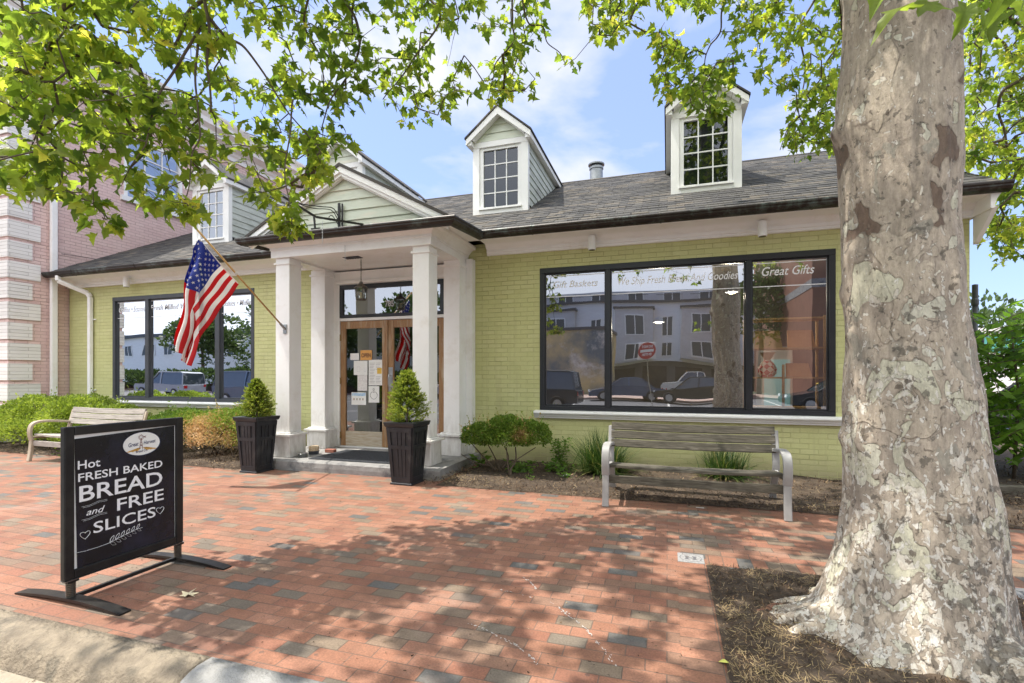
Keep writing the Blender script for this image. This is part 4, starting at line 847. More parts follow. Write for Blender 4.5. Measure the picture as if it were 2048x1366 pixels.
rg = MB().path([(XF+.002, oc[0]+.126*math.cos(t), oc[1]+.080*math.sin(t)) for t in np.linspace(0,6.283,49)], .0022, 4, False, .5)
navy = plain('navy_ink', (.015,.025,.10)); brown = plain('brown_red_ink', (.16,.03,.02)); gold = plain('gold_ink', (.60,.34,.08))
me_ = [rg]
def eb(name, mb, m): o = mb.build(name, m, poster); return o
eb('emblem_rim', rg, navy)
for s, ya, yb, z, h in (('Great', 2.377, 2.444, .908, .028), ('Harvest', 2.478, 2.562, .915, .026), ('Bread Co.', 2.425, 2.505, .862, .017)): text(s, 'emblem_lettering', navy, poster, (XF+.003, ya, z), (0,1,.06), (0,-.06,1), h, yb-ya, .2, .012, 0)
wm = MB(); c_ = (2.460,.967); Xw = XF+.003
for k in range(10):
    t = k*math.pi/5; t2 = t+.32; wm.add([(Xw,c_[0]+.005*math.cos(t),c_[1]+.005*math.sin(t)),(Xw,c_[0]+.019*math.cos(t),c_[1]+.019*math.sin(t)),(Xw,c_[0]+.019*math.cos(t2),c_[1]+.019*math.sin(t2))], [(0,1,2)])
wm.add([(Xw,c_[0]+.01,c_[1]),(Xw,c_[0]+.036,c_[1]+.008),(Xw,c_[0]+.028,c_[1]),(Xw,c_[0]+.036,c_[1]-.006)], [(0,1,2,3)])
for a, b2 in (((2.450,.885),(2.458,.96)),((2.471,.885),(2.462,.96)),((2.452,.905),(2.469,.918)),((2.469,.905),(2.453,.918)),((2.455,.93),(2.465,.93))): wm.path([(Xw,*a),(Xw,*b2)], .0014, 4)
wm.build('windmill_emblem', brown, poster)
fd = MB()
for s in (-1, 1):
    for q in range(3):
        a = .02+q*.028; fd.add([(Xw-.0005, oc[0]+s*.006*(q+1), .893),(Xw-.0005, oc[0]+s*(a+.012), .872-.0*q),(Xw-.0005, oc[0]+s*(a+.030), .876),(Xw-.0005, oc[0]+s*.010*(q+1), .896)], [(0,1,2,3)])
fd.build('field_emblem', gold, poster)
for yy in (2.045, 2.735):
    post = MB().box(SX-.03,SX-.018,yy-.022,yy+.022,.13,.30) if False else MB().box(SX-.026,SX+.026,yy-.03,yy+.03,.128,.142).box(SX-.028,SX-.021,yy-.03,yy+.03,.142,.33)
    post.build('bracket', m_blackmetal, sg)
    sp2 = MB(); 
    for q in range(8): sp2.lathe((SX,yy,.038+q*.011), [(.020,0),(.025,.002),(.025,.008),(.020,.0098)], 14)
    sp2.build('spring', m_lantern, sg)
MB().box(SX-.03,SX+.03,y0+.0,y1,.1425,.1445).build('drip_rail', m_chrome, sg)
MB().bar((SX,2.05,.032),(SX,2.73,.032),.022,.022).build('crossbar', m_blackmetal, sg)
for yy in (2.045, 2.745):
    f_ = MB(); rows = []
    for t in np.linspace(-1, 1, 15): z_ = .036-.030*abs(t)**2.2; w_ = .034; rows.append([(SX+t*.47, yy-w_, z_-.012), (SX+t*.47, yy+w_, z_-.012), (SX+t*.47, yy+w_, z_+.004), (SX+t*.47, yy-w_, z_+.004)])
    f_.loft([[(a,b,max(c,.002)) for a,b,c in r] for r in rows]).build('foot', m_blackmetal, sg)

# ---- benches
def slat(x0, x1, y, z, h, t, m, name, par, ang=0, bow=.012, n=18, seed=0):
    rows = []; ca, sa = math.cos(ang), math.sin(ang)
    for i in range(n+1):
        u = i/n; x = x0+(x1-x0)*u; dz = bow*4*u*(1-u)*-1+.004*noise.noise(Vector((u*4, seed, 0))); wv = .003*noise.noise(Vector((u*9, seed, 3)))
        pts = []
        for a, b2 in ((-t/2,-h/2+wv),(t/2,-h/2+wv),(t/2,h/2-wv),(-t/2,h/2-wv)): pts.append((x, y+a*ca-b2*sa, z+dz+a*sa+b2*ca))
        rows.append(pts)
    return MB().loft(rows).build(name, m, par, bevel=.004)
def bench(cx, cy, mw, mf, label, flat_arm=False, z_off=0):
    e = thing('bench', (cx,cy,0), label, 'bench'); x0, x1 = cx-.865, cx+.865; yf = cy-.27; yb = cy+.24
    for k, (z, y) in enumerate(((.80,yb+.075),(.705,yb+.05),(.61,yb+.025))): slat(x0+.0, x1-.0, y, z, .088, .034, mw, 'back_slat', e, R(-14), .010, seed=k)
    for k in range(4): slat(x0+.03, x1-.03, yf+.055+k*.105, .425-.012*k, .032, .098, mw, 'seat_slat', e, R(-3), .016, seed=5+k)
    slat(x0+.03, x1-.03, yf+.01, .29, .085, .03, mw, 'front_rail', e, 0, .004, seed=11)
    for s in (-1, 1):
        x = x0 if s < 0 else x1; w = .034
        def rib(pts, th, nm, ww=w):
            rows = []; pts = curve([(0,a,b) for a, b in pts], 5)
            for i, p in enumerate(pts):
                d = (pts[min(i+1,len(pts)-1)]-pts[max(i-1,0)]).normalized(); nr = Vector((0,-d.z,d.y))*th/2
                rows.append([(x-ww,p.y-nr.y,p.z-nr.z),(x+ww,p.y-nr.y,p.z-nr.z),(x+ww,p.y+nr.y,p.z+nr.z),(x-ww,p.y+nr.y,p.z+nr.z)])
            return MB().loft(rows).build(nm, mf, e, bevel=.006)
        rib([(yf-.045,.0),(yf-.025,.12),(yf-.012,.25),(yf-.008,.33)], .045, 'leg')
        rib([(yf-.008,.331),(yf-.03,.42),(yf-.03,.52),(yf+.0,.595),(yf+.07,.628),(yf+.20,.635),(yf+.36,.62),(yb,.60)], .038, 'armrest', w+.006)
        rib([(yb+.19,.0),(yb+.13,.16),(yb+.06,.30),(yb,.42),(yb+.02,.55),(yb+.06,.70),(yb+.085,.80)], .04, 'leg')
        rib([(yf-.01,.385),(yf+.15,.375),(yb-.1,.365),(yb+.02,.38)], .035, 'seat_support', .02)
    return e
bench(.235, 5.57, m_wood, m_grey, 'weathered grey slatted bench with grey metal ends below the wide shop window')
bench(-9.01, 5.50, m_wood2, m_tanbench, 'sun bleached slatted bench with cream ends in front of the boxwood hedge')

# ---- flag and pole
FB = Vector((-5.56,6.055,2.105)); FT = Vector((-5.56,4.54,3.245)); pd_ = (FT-FB).normalized(); Lp = (FT-FB).length
fp = thing('flagpole', FB, 'varnished wooden flagpole with a round finial angled out from the left porch column', 'flagpole')
MB().path([FB+pd_*.03, FT], .0125, 12).build('pole', m_pole, fp, smooth=True)
fn = MB(); rows = []
for t, r_ in ((0,.013),(.01,.022),(.03,.026),(.05,.02),(.07,.012)): rows.append((FT+pd_*(t-.005), r_))
fn.path([p for p, r_ in rows], [r_ for p, r_ in rows], 12).build('finial', m_pole, fp, smooth=True)
MB().path([FB-pd_*.02, FB+pd_*.12], .02, 12).box(FB.x-.03,FB.x+.03,6.052,6.068,2.03,2.17).build('wall_bracket', m_chrome, fp)
MB().path([FB+pd_*1.09, FB+pd_*1.13], .017, 10).path([FB+pd_*(Lp-.06), FB+pd_*(Lp-.03)], .017, 10).build('clip_ring', plain('white_plastic', (.7,.68,.6)), fp)
# cloth: hoist hangs just below the pole, rows run square to the pole, then drop in folds
hoist, fly = .76, 1.33; q_ = Vector((0, pd_.z*-1, pd_.y)).normalized(); 
if q_.z > 0: q_ = -q_
nh, nf = 52, 88; fv = []; ymin = 4.63
top0 = FB+pd_*(Lp-.10)+Vector((0,0,-.09)); 
for j in range(nh+1):
    h = hoist*j/nh; P0 = top0-pd_*h+q_*(.0+.02*math.sin(math.pi*j/nh)); 
    uf = (P0.y-ymin)/max(1e-6, -q_.y) if P0.y > ymin else 0
    for i in range(nf+1):
        u = fly*i/nf
        if u <= uf:
            p = P0+q_*u; k = u/max(uf, .001); p = p+Vector((.035*math.sin(k*3.1)*math.sin(j/nh*5.0+1)+.012*math.sin(u*14+j*.09), 0, -.05*k*k*0))
        else:
            w = u-uf; p1 = P0+q_*uf; hh = j/nh
            lat = (math.sin(hh*9.4+.6)*.5+.5)*.11*min(1, w/.12)
            drop = min(1, w/.18)
            p = p1+Vector((-lat*1.0-.21*w, -.03*hh*drop*math.cos(hh*16)-.02*w, -w*.99))+Vector((.03*math.sin(w*9+hh*7)*drop, .05*math.sin(hh*18)*drop, 0))
            p.x += .035*math.sin(3.1)*math.sin(hh*5+1)*(1-drop)
        fv.append(tuple(p))
ff = []; fm = []
for j in range(nh):
    for i in range(nf):
        a = j*(nf+1)+i; ff.append((a, a+1, a+nf+2, a+nf+1))
        u = (i+.5)/nf; h = (j+.5)/nh; fm.append(2 if (u < .4 and h < 7/13) else (0 if int(h*13) % 2 == 0 else 1))
def cloth(name, c):
    m, t, p = base(name); out = [n for n in t.nodes if n.type == 'OUTPUT_MATERIAL'][0]; tr = N(t, 'ShaderNodeBsdfTranslucent'); tr.inputs[0].default_value = (*[min(1, x*1.1) for x in c], 1)
    p.inputs['Base Color'].default_value = (*c, 1); p.inputs['Roughness'].default_value = .6; ms = N(t, 'ShaderNodeMixShader'); ms.inputs[0].default_value = .45
    lk(t, p.outputs[0], ms.inputs[1]); lk(t, tr.outputs[0], ms.inputs[2]); lk(t, ms.outputs[0], out.inputs[0]); bump(t, p, noi(t, coords(t), 30, 3), .002); return m
m_fr, m_fw, m_fb = cloth('flag_red', (.62,.02,.025)), cloth('flag_white', (.80,.77,.74)), cloth('flag_blue', (.025,.05,.32))
flag = rawmesh('flag', fv, ff, [m_fr, m_fw, m_fb], None, mi=fm, smooth=True)
tag(flag, 'red, white and blue striped flag hanging in folds from the wooden pole', 'flag')
so_ = flag.modifiers.new('thickness', 'SOLIDIFY'); so_.thickness = .0012
def fpt(u, h):
    i = min(nf-1, u/fly*nf); j = min(nh-1, h/hoist*nh); i0, j0 = int(i), int(j); a = Vector(fv[j0*(nf+1)+i0]); bx = Vector(fv[j0*(nf+1)+i0+1])-a; by = Vector(fv[(j0+1)*(nf+1)+i0])-a
    return a+bx*(i-i0)+by*(j-j0), bx.normalized(), by.normalized()
sm = MB()
for r_i in range(9):
    for c_i in range(6 if r_i % 2 == 0 else 5):
        u = (.4*fly)*((c_i+.5)/6+(0 if r_i % 2 == 0 else 1/12)); h = hoist*7/13*(r_i+.5)/9.2; c0, bx, by = fpt(u, h); nn_ = bx.cross(by)
        for s_ in (-1, 1):
            pts = []
            for k in range(10): rr_ = .024 if k % 2 == 0 else .0095; t = k*math.pi/5; pts.append(c0+nn_.normalized()*.0022*s_+bx*rr_*math.cos(t)+by*rr_*math.sin(t))
            sm.add([c0+nn_.normalized()*.0022*s_]+pts, [(0,1+k,1+(k+1)%10) for k in range(10)])
sm.build('stars', m_fw, flag)
hm = MB(); hv = [fpt(0.0, h)[0] for h in np.linspace(0, hoist*.999, 12)]; hm.path(hv, .008, 6).build('hoist_band', m_fw, flag)

# ---- mat, bowls, small stuff at the door
def mat_mesh():
    b = MB(); x0, x1, y0_, y1_ = -5.10, -3.62, 6.02, 6.95; b.box(x0, x1, y0_, y1_, .1515, .158); n = 22
    for i in range(n): b.box(x0+.04+i*(x1-x0-.08)/n, x0+.04+(i+.55)*(x1-x0-.08)/n, y0_+.03, y1_-.03, .158, .162)
    return b
tag(mat_mesh().build('door_mat', m_mat, None), 'black ribbed rubber mat lying on the porch step before the door', 'mat')
def bowl(cx, cy, r, h, label, m, grp=None):
    e = thing('pet_bowl', (cx,cy,.15), label, 'bowl')
    MB().lathe((cx,cy,.1505), [(r*.75,0),(r*.85,h*.3),(r*.98,h),(r*1.14,h),(r*1.14,h-.004),(r*.97,h-.004),(r*.72,.006),(0,.006)], 24).build('bowl_shell', m, e, smooth=True)
    return e
bw = bowl(-5.31,6.15,.075,.055,'shiny steel pet bowl with a handle on the step corner by the left plinth', m_chrome)
MB().path([(-5.235,6.15,.20),(-5.19,6.13,.20),(-5.185,6.13,.152)], .004, 6).build('handle', m_chrome, bw)
e = thing('storage_jar', (-5.33,6.42,.15), 'clear lidded tub of brown treats behind the steel pet bowl on the step', 'tub')
MB().lathe((-5.33,6.42,.1505), [(0,0),(.07,0),(.085,.05),(.085,.055),(0,.055)], 20).build('base', m_slate, e)
MB().lathe((-5.33,6.42,.206), [(.075,0),(.078,.06),(.07,.072),(0,.072)], 20).build('treats', M('treats', (.45,.30,.16), (.6,.5,.36), 50, .7), e)
tag(MB().box(-5.27,-5.10,6.60,6.68,.1505,.205).build('loose_brick', plain('loose_brick_red', (.33,.13,.09), .9), None, bevel=.006), 'loose red brick lying on the porch step beside the left pilaster', 'brick')

# ---- inlaid stones
stn = M('granite_inlay', (.30,.295,.29), (.21,.205,.205), 60, .7, .001, 90); m_eng = plain('engraved_grey', (.10,.10,.11))
def inlay(x0, y0_, label, full=True):
    o = tag(MB().box(x0, x0+.19, y0_, y0_+.19, -.01, .005).build('inlaid_stone', stn, None, bevel=.002), label, 'paving stone')
    c = (x0+.095, y0_+.095); d = MB()
    d.path([(c[0]+.078*math.cos(t), c[1]+.078*math.sin(t), .0052) for t in np.linspace(0,6.283,33)], .0022, 4, False, .3)
    for s in (-1, 1): d.box(c[0]+s*.028-.010, c[0]+s*.028+.010, c[1]-.03, c[1]+.03, .005, .0062).box(c[0]+s*.028-.017, c[0]+s*.028+.017, c[1]-.034, c[1]-.026, .005, .0064).box(c[0]+s*.028-.017, c[0]+s*.028+.017, c[1]+.026, c[1]+.034, .005, .0064)
    d.box(c[0]-.028, c[0]+.028, c[1]-.005, c[1]+.005, .005, .0060)
    d.build('engraving', m_eng, o)
    for k in range(9):
        t = math.pi*(.12+.76*k/8); d2_ = MB(); 
    return o
inlay(.074, 3.873, 'square grey stone with a ringed letter H at the near corner of the tree pit')
inlay(2.10, 3.873, 'square pale stone at the far corner of the tree pit, right of the trunk')

ck = MB()
for l in ([(1120,1222),(1150,1240),(1172,1258),(1190,1280),(1210,1302),(1232,1336)], [(930,1245),(975,1262),(1010,1280),(1045,1300),(1075,1330)], [(1040,1150),(1062,1168),(1075,1180)], [(1000,1180),(1100,1205),(1140,1230)]):
    g0 = [gd(x, y) for x, y in l]; g0 = curve_(g0) if False else g0
    for a, b in zip(g0, g0[1:]):
        for q in range(9):
            t = random.random(); p = a+(b-a)*t+Vector((random.gauss(0,.006), random.gauss(0,.004), 0)); d = (b-a).normalized()*random.uniform(.006,.022); nn = Vector((-d.y, d.x, 0)).normalized()*random.uniform(.0012,.004)
            ck.add([(p.x-nn.x,p.y-nn.y,.0042),(p.x+d.x-nn.x,p.y+d.y-nn.y,.0042),(p.x+d.x+nn.x*.6,p.y+d.y+nn.y*.6,.0042),(p.x+nn.x,p.y+nn.y,.0042)], [(0,1,2,3)])
tag(ck.build('chalk_scuffs', M('chalk_white', (.50,.46,.43), None, 9, .9), None), kind='stuff')
# ---- litter, leaves
def flatpiece(pts, z, name, m, label, cat, lift=.01):
    c = sum((Vector((x,y,0)) for x, y in pts), Vector())/len(pts); b = MB()
    b.add([(c.x,c.y,z+lift)]+[(x,y,z+lift*random.random()) for x, y in pts], [(0,1+i,1+(i+1)%len(pts)) for i in range(len(pts))]); o = b.build(name, m, None); s = o.modifiers.new('t','SOLIDIFY'); s.thickness = .0015; return tag(o, label, cat)
lc = gd(372,1193); star = []
for k, (a, r_) in enumerate([(0,.075),(25,.03),(50,.07),(75,.028),(100,.085),(130,.03),(160,.07),(190,.022),(225,.035),(270,.018),(315,.03),(345,.025)]): star.append((lc.x+r_*math.cos(R(a)), lc.y+r_*math.sin(R(a))))
flatpiece(star, .003, 'fallen_leaf', plain('dry_leaf', (.62,.54,.36), .7), 'pale dry lobed leaf lying on the bricks right of the pavement sign', 'leaf', .018)
lc = gd(790,945); flatpiece([(lc.x-.12,lc.y-.03),(lc.x-.04,lc.y+.05),(lc.x+.03,lc.y+.02),(lc.x+.12,lc.y+.06),(lc.x+.10,lc.y-.02),(lc.x+.0,lc.y-.06)], .003, 'fallen_leaf', plain('yellow_green_leaf', (.50,.52,.20), .6), 'crumpled yellow green leaf against the foot of the porch step', 'leaf', .03)
lc = gd(1317,1010); lc = gd(1400,1016); flatpiece([(lc.x-.04,lc.y-.01),(lc.x+.04,lc.y-.02),(lc.x+.04,lc.y+.005),(lc.x-.04,lc.y+.012)], .004, 'paper_scrap', m_paper, 'flat white paper scrap on the bricks under the bench', 'litter', .003)
lc = gd(1132,960); flatpiece([(lc.x-.05,lc.y-.05),(lc.x+.05,lc.y-.03),(lc.x+.04,lc.y+.06),(lc.x-.03,lc.y+.06)], .04, 'paper_scrap', m_paper, 'crumpled pale paper in the mulch near the grassy clump', 'litter', .05)
lc = gd(1446,1330); flatpiece([(lc.x-.02,lc.y),(lc.x,lc.y+.03),(lc.x+.03,lc.y+.02),(lc.x+.02,lc.y-.02)], .006, 'fallen_leaf', plain('yellow_leaf', (.55,.55,.12), .6), 'small yellow green leaf on the edge of the tree pit', 'leaf', .02)
#PART3
# ================================================================== INTERIOR THINGS SEEN THROUGH THE GLASS
sh = thing('display_shelf', (1.6,8.05,.1), 'open pine display shelf standing inside the right pane of the wide window', 'shelf')
for z in (2.21, 1.785, 1.36, .925): MB().box(1.12,2.12,7.85,8.25,z-.011,z+.011).build('shelf_board', m_pine, sh)
for x in (2.10, 1.12): 
    for y in (7.86, 8.23): MB().box(x-.015,x+.015,y-.015,y+.015,.1,2.24).build('upright', m_pine, sh)
MB().box(1.57,1.60,7.86,7.89,.1,1.55).build('upright', m_pine, sh)
def board(x0, x1, z0, m, label, round_=False, h=.26):
    b = MB(); b.hexa([(x0,7.98,z0),(x1,7.98,z0),(x1,8.0,z0),(x0,8.0,z0)], [(x0+.02,8.10,z0+h),(x1-.02,8.10,z0+h),(x1-.02,8.12,z0+h),(x0+.02,8.12,z0+h)])
    o = b.build('cutting_board', m, None, bevel=.02 if not round_ else .08, seg=3); o.modifiers[0].width = .009
    return tag(o, label, 'cutting board', 'wooden boards on the pine shelf')
board(1.16,1.60,1.798,M('olive_wood', (.50,.40,.16), (.40,.30,.10), 8, .4),'olive toned wooden board propped on the upper shelf at its left end')
board(1.66,2.03,1.798,M('maple_wood', (.60,.32,.13), (.50,.25,.09), 8, .4),'orange toned wooden board propped on the upper shelf at its right end')
board(1.64,1.98,1.373,M('maple_wood2', (.58,.33,.14), (.5,.26,.1), 8, .4),'wooden board on the middle shelf beside the red checked basket',h=.20)
bg_ = thing('gift_basket', (1.40,8.0,1.37), 'cellophane wrapped gift basket with red checked cloth on the middle pine shelf', 'gift basket')
def plaid():
    m, t, p = base('red_check_cloth'); c = N(t, 'ShaderNodeTexChecker'); c.inputs['Scale'].default_value = 16; c.inputs['Color1'].default_value = (.45,.02,.02,1); c.inputs['Color2'].default_value = (.75,.68,.62,1); lk(t, coords(t, (1,1,1), (0,0,0), (.5,.7,.4)), c.inputs['Vector']); lk(t, c.outputs[0], p.inputs['Base Color']); return m
MB().lathe((1.40,8.0,1.3715), [(.0,0),(.08,.0),(.12,.05),(.13,.12),(.09,.20),(.04,.25),(0,.25)], 16).build('basket', plaid(), bg_, smooth=True)
MB().lathe((1.40,8.0,1.60), [(.03,0),(.05,.04),(.10,.12),(.11,.13),(0,.10)], 14).build('bow', plain('gold_bow', (.5,.4,.25)), bg_)
MB().box(.88,1.06,8.6,8.9,.1,1.9).box(1.0,1.35,9.0,9.1,.9,1.6).build('x', m_dark, None) if False else None
dc = thing('drinks_fridge', (1.6,10.6,.1), 'glass fronted drinks fridge with a pale blue glow behind the pine shelf', 'fridge')
MB().box(1.75,2.3,10.6,11.2,.1,1.95).build('cabinet', M('fridge_body', (.42,.44,.44), None, 3, .5), dc, bevel=.01)
def em(name, c, s):
    m, t, p = base(name); p.inputs['Base Color'].default_value = (*c, 1); p.inputs['Emission Color'].default_value = (*c, 1); p.inputs['Emission Strength'].default_value = s; return m
MB().box(1.80,2.25,10.585,10.598,.75,1.7).build('lit_door', em('fridge_glow', (.25,.50,.55), .10), dc)
# left window: poster, leaning board, white case
po = tag(MB().hexa([(-11.20,7.46,.97),(-10.62,7.46,.97),(-10.62,7.47,.97),(-11.20,7.47,.97)], [(-11.20,7.50,1.66),(-10.62,7.50,1.66),(-10.62,7.51,1.66),(-11.20,7.51,1.66)]).build('poster', M('photo_poster', (.20,.18,.20), (.45,.30,.20), 2.5, .5), None), 'photo poster listing wheat, water, honey, salt and yeast in the left shop window', 'poster')
for i, s in enumerate(('WHEAT','WATER','HONEY','SALT','YEAST')): text(s, 'lettering', m_letter, po, (-11.07+.02*(i > 2), 7.455+.0045*(4-i), 1.50-i*.085), (1,0,0), (0,.05,1), .055, .27 if i < 3 else .22, 0, .01, 0)
MB().lathe((-10.94,7.452,1.03), [(0,0),(.05,0),(.05,.001),(0,.001)], 4) if False else None
tag(MB().hexa([(-11.22,7.75,.95),(-10.2,7.75,.95),(-10.2,7.78,.95),(-11.22,7.78,.95)], [(-11.22,7.95,1.80),(-10.45,7.95,1.80),(-10.45,7.98,1.80),(-11.22,7.98,1.80)]).build('leaning_board', plain('cream_board', (.55,.52,.40)), None), 'large cream board leaning behind the ingredients poster', 'board')
cs = thing('display_case', (-9.0,7.8,.9), 'low white case with a tall end panel in the left shop window', 'display case')
MB().box(-9.55,-8.78,7.6,7.95,.90,1.14).build('case_box', m_white2, cs, bevel=.008); MB().box(-8.77,-8.56,7.6,7.95,.90,1.62).build('end_panel', plain('pale_panel', (.62,.62,.50)), cs, bevel=.005)
# warm lit pendants; the second and its point light are added to brighten the shelf
for i, (x, y, z, lab) in enumerate(((-.15,9.2,2.35,'lit warm pendant lamp inside the middle pane of the wide window'),(1.0,8.7,2.75,'added warm pendant lamp near the window post, lighting the pine shelf'))):
    e = thing('pendant_lamp', (x,y,z), lab, 'pendant lamp'); pl_ = bpy.data.lights.new('pendant_light', 'POINT'); pl_.energy = 55; pl_.color = (1,.82,.62); pl_.shadow_soft_size = .08; po_ = bpy.data.objects.new('pendant_light', pl_); scene.collection.objects.link(po_); po_.parent = e; po_.location = (0,0,-.08); MB().lathe((x,y,z), [(0,0),(.10,0),(.11,.01),(.04,.10),(0,.10)], 16).build('shade', m_slate, e); MB().lathe((x,y,z-.02), [(0,0),(.05,.005),(.05,.019),(0,.019)], 12).build('bulb', em('warm_bulb', (1,.62,.30), 6), e)
    MB().path([(x,y,z+.1),(x,y,3.24)], .004, 5).build('cord', m_blackmetal, e)

# ================================================================== THE PLANE TREE
tree = thing('plane_tree', (1.26,3.22,0), 'large plane tree with mottled peeling bark growing in the mulch pit by the kerb', 'tree')
prof = [(-.06,1.27,3.2,.47),(.03,1.26,3.2,.445),(.17,1.27,3.20,.415),(.31,1.28,3.2,.384),(.45,1.29,3.2,.359),(.72,1.29,3.2,.332),(.99,1.27,3.21,.314),(1.26,1.26,3.21,.299),(1.54,1.25,3.22,.278),(1.81,1.23,3.22,.270),(2.23,1.21,3.23,.259),(2.57,1.21,3.23,.268),(2.76,1.20,3.23,.280),(2.98,1.21,3.23,.272),(3.2,1.22,3.23,.261),(3.49,1.20,3.23,.245),(4.1,1.17,3.23,.235),(4.9,1.10,3.2,.23),(5.6,1.05,3.2,.21),(7,1.0,3.1,.16),(8.5,.9,3.0,.10),(9.6,.85,3.0,.04)]
pz = np.array(prof); n_a, n_z = 112, 230
zs = np.concatenate([np.linspace(-.06, 3.8, 190), np.linspace(3.85, 9.6, 40)]); V = []
lobes = [(R(180),.25,.32),(R(212),.08,.24),(R(234),.15,.17),(R(250),.10,.10),(R(282),.10,.16),(R(315),.07,.25),(R(20),.16,.3),(R(80),.12,.3),(R(130),.14,.25)]
for z in zs:
    cx, cy, r = (np.interp(z, pz[:,0], pz[:,k]) for k in (1,2,3))
    for k in range(n_a):
        t = 2*math.pi*k/n_a; rr = r; lo = math.exp(-max(z,0)/.065)
        for a, am, wd in lobes:
            d = (t-a+math.pi) % (2*math.pi)-math.pi; rr += am*lo*math.exp(-(d/wd)**2)
        p = Vector((math.cos(t)*1.3, math.sin(t)*1.3, z*.9)); rr += .016*noise.noise(p*2.2)+.008*noise.noise(p*6)+.003*noise.noise(p*16)+lo*.04*noise.noise(p*6+Vector((3,3,3)))+.0035*noise.noise(Vector((p.x*9,p.y*9,p.z*3)))
        ringy = noise.noise(Vector((z*4.5, .3*math.cos(t), .3*math.sin(t)))); rr += .007*max(0, ringy-.15)*(1 if z < 4 else 0)
        # knots on the left silhouette
        for kz, ka, kh in ((2.78,R(182),.028),(1.86,R(176),.022),(1.62,R(190),.018),(1.05,R(178),.03),(2.05,R(205),.012),(1.75,R(250),.010),(3.25,R(285),.05),(1.35,R(255),.012)):
            d = ((t-ka+math.pi) % (2*math.pi)-math.pi)*r; rr += kh*math.exp(-((d/.05)**2+((z-kz)/.055)**2))
        V.append((cx+rr*math.cos(t), cy+rr*math.sin(t), z+(0 if z > .3 else -.0)))
F_ = [(i*n_a+j, i*n_a+(j+1)%n_a, (i+1)*n_a+(j+1)%n_a, (i+1)*n_a+j) for i in range(len(zs)-1) for j in range(n_a)]
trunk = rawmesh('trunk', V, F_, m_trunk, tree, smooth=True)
def rootp(pts, rads):
    pp = curve(pts, 7); rr = np.interp(np.linspace(0, len(rads)-1, len(pp)), range(len(rads)), rads)
    pp = [p+Vector((noise.noise(p*9), noise.noise(p*9+Vector((5,0,0))), noise.noise(p*8+Vector((0,7,0)))*.5))*.018 for p in pp]
    return MB().path(pp, [r*(1+.15*noise.noise(p*20)) for r, p in zip(rr, pp)], 14).build('root', m_trunk, tree, smooth=True)
G_ = lambda x, y, z: (x, y, z)
rootp([G_(1.10,3.15,.10),G_(.90,3.12,.07),G_(.78,3.14,.035),G_(.66,3.12,.018),G_(.55,3.06,-.01)], [.11,.085,.055,.03,.012])
rootp([G_(.88,3.10,.06),G_(.76,3.04,.03),G_(.68,3.00,.012),G_(.60,2.94,-.015)], [.05,.04,.03,.012])
rootp([G_(1.05,3.28,.08),G_(.88,3.32,.045),G_(.76,3.36,.025),G_(.60,3.38,-.01)], [.07,.045,.024,.010])
rootp([G_(.92,3.33,.04),G_(.84,3.42,.02),G_(.76,3.47,-.01)], [.03,.02,.01])
rootp([G_(1.45,2.95,.10),G_(1.5,2.75,.05),G_(1.56,2.55,.0),G_(1.6,2.4,-.06)], [.13,.10,.07,.04])

# limbs and visible boughs (each a real curve in the air in front of the shop)
LIMBS = [
 ([(1.1,3.2,4.3),(.4,3.0,5.0),(-.9,2.9,5.4),(-2.2,2.8,5.3),(-3.2,2.7,4.9)], .12, .035),
 ([(1.1,3.2,4.7),(.2,3.6,5.6),(-1.2,4.0,5.9),(-2.4,4.3,5.7)], .10, .03),
 ([(1.15,3.2,4.2),(1.4,4.2,4.9),(1.5,5.4,5.5),(1.6,6.6,6.0)], .11, .03),
 ([(1.2,3.2,4.4),(2.4,3.9,5.0),(3.4,5.2,5.4),(4.2,6.8,5.5)], .11, .03),
 ([(1.1,3.2,5.0),(2.6,2.6,6.0),(4.2,2.2,6.6)], .10, .03),
 ([(1.1,3.1,4.9),(.9,1.6,5.9),(.5,.1,6.5),(.2,-1.2,6.6)], .10, .03),
 ([(1.0,3.1,5.6),(-.3,2.2,6.8),(-1.8,1.6,7.4)], .09, .03),
 ([(1.0,3.1,6.0),(1.3,4.2,7.2),(1.2,5.2,8.0)], .09, .03)]
def pv_(l, d0, d1): n = len(l); return [tuple(atd(x, y, d0+(d1-d0)*i/(n-1))) for i, (x, y) in enumerate(l)]
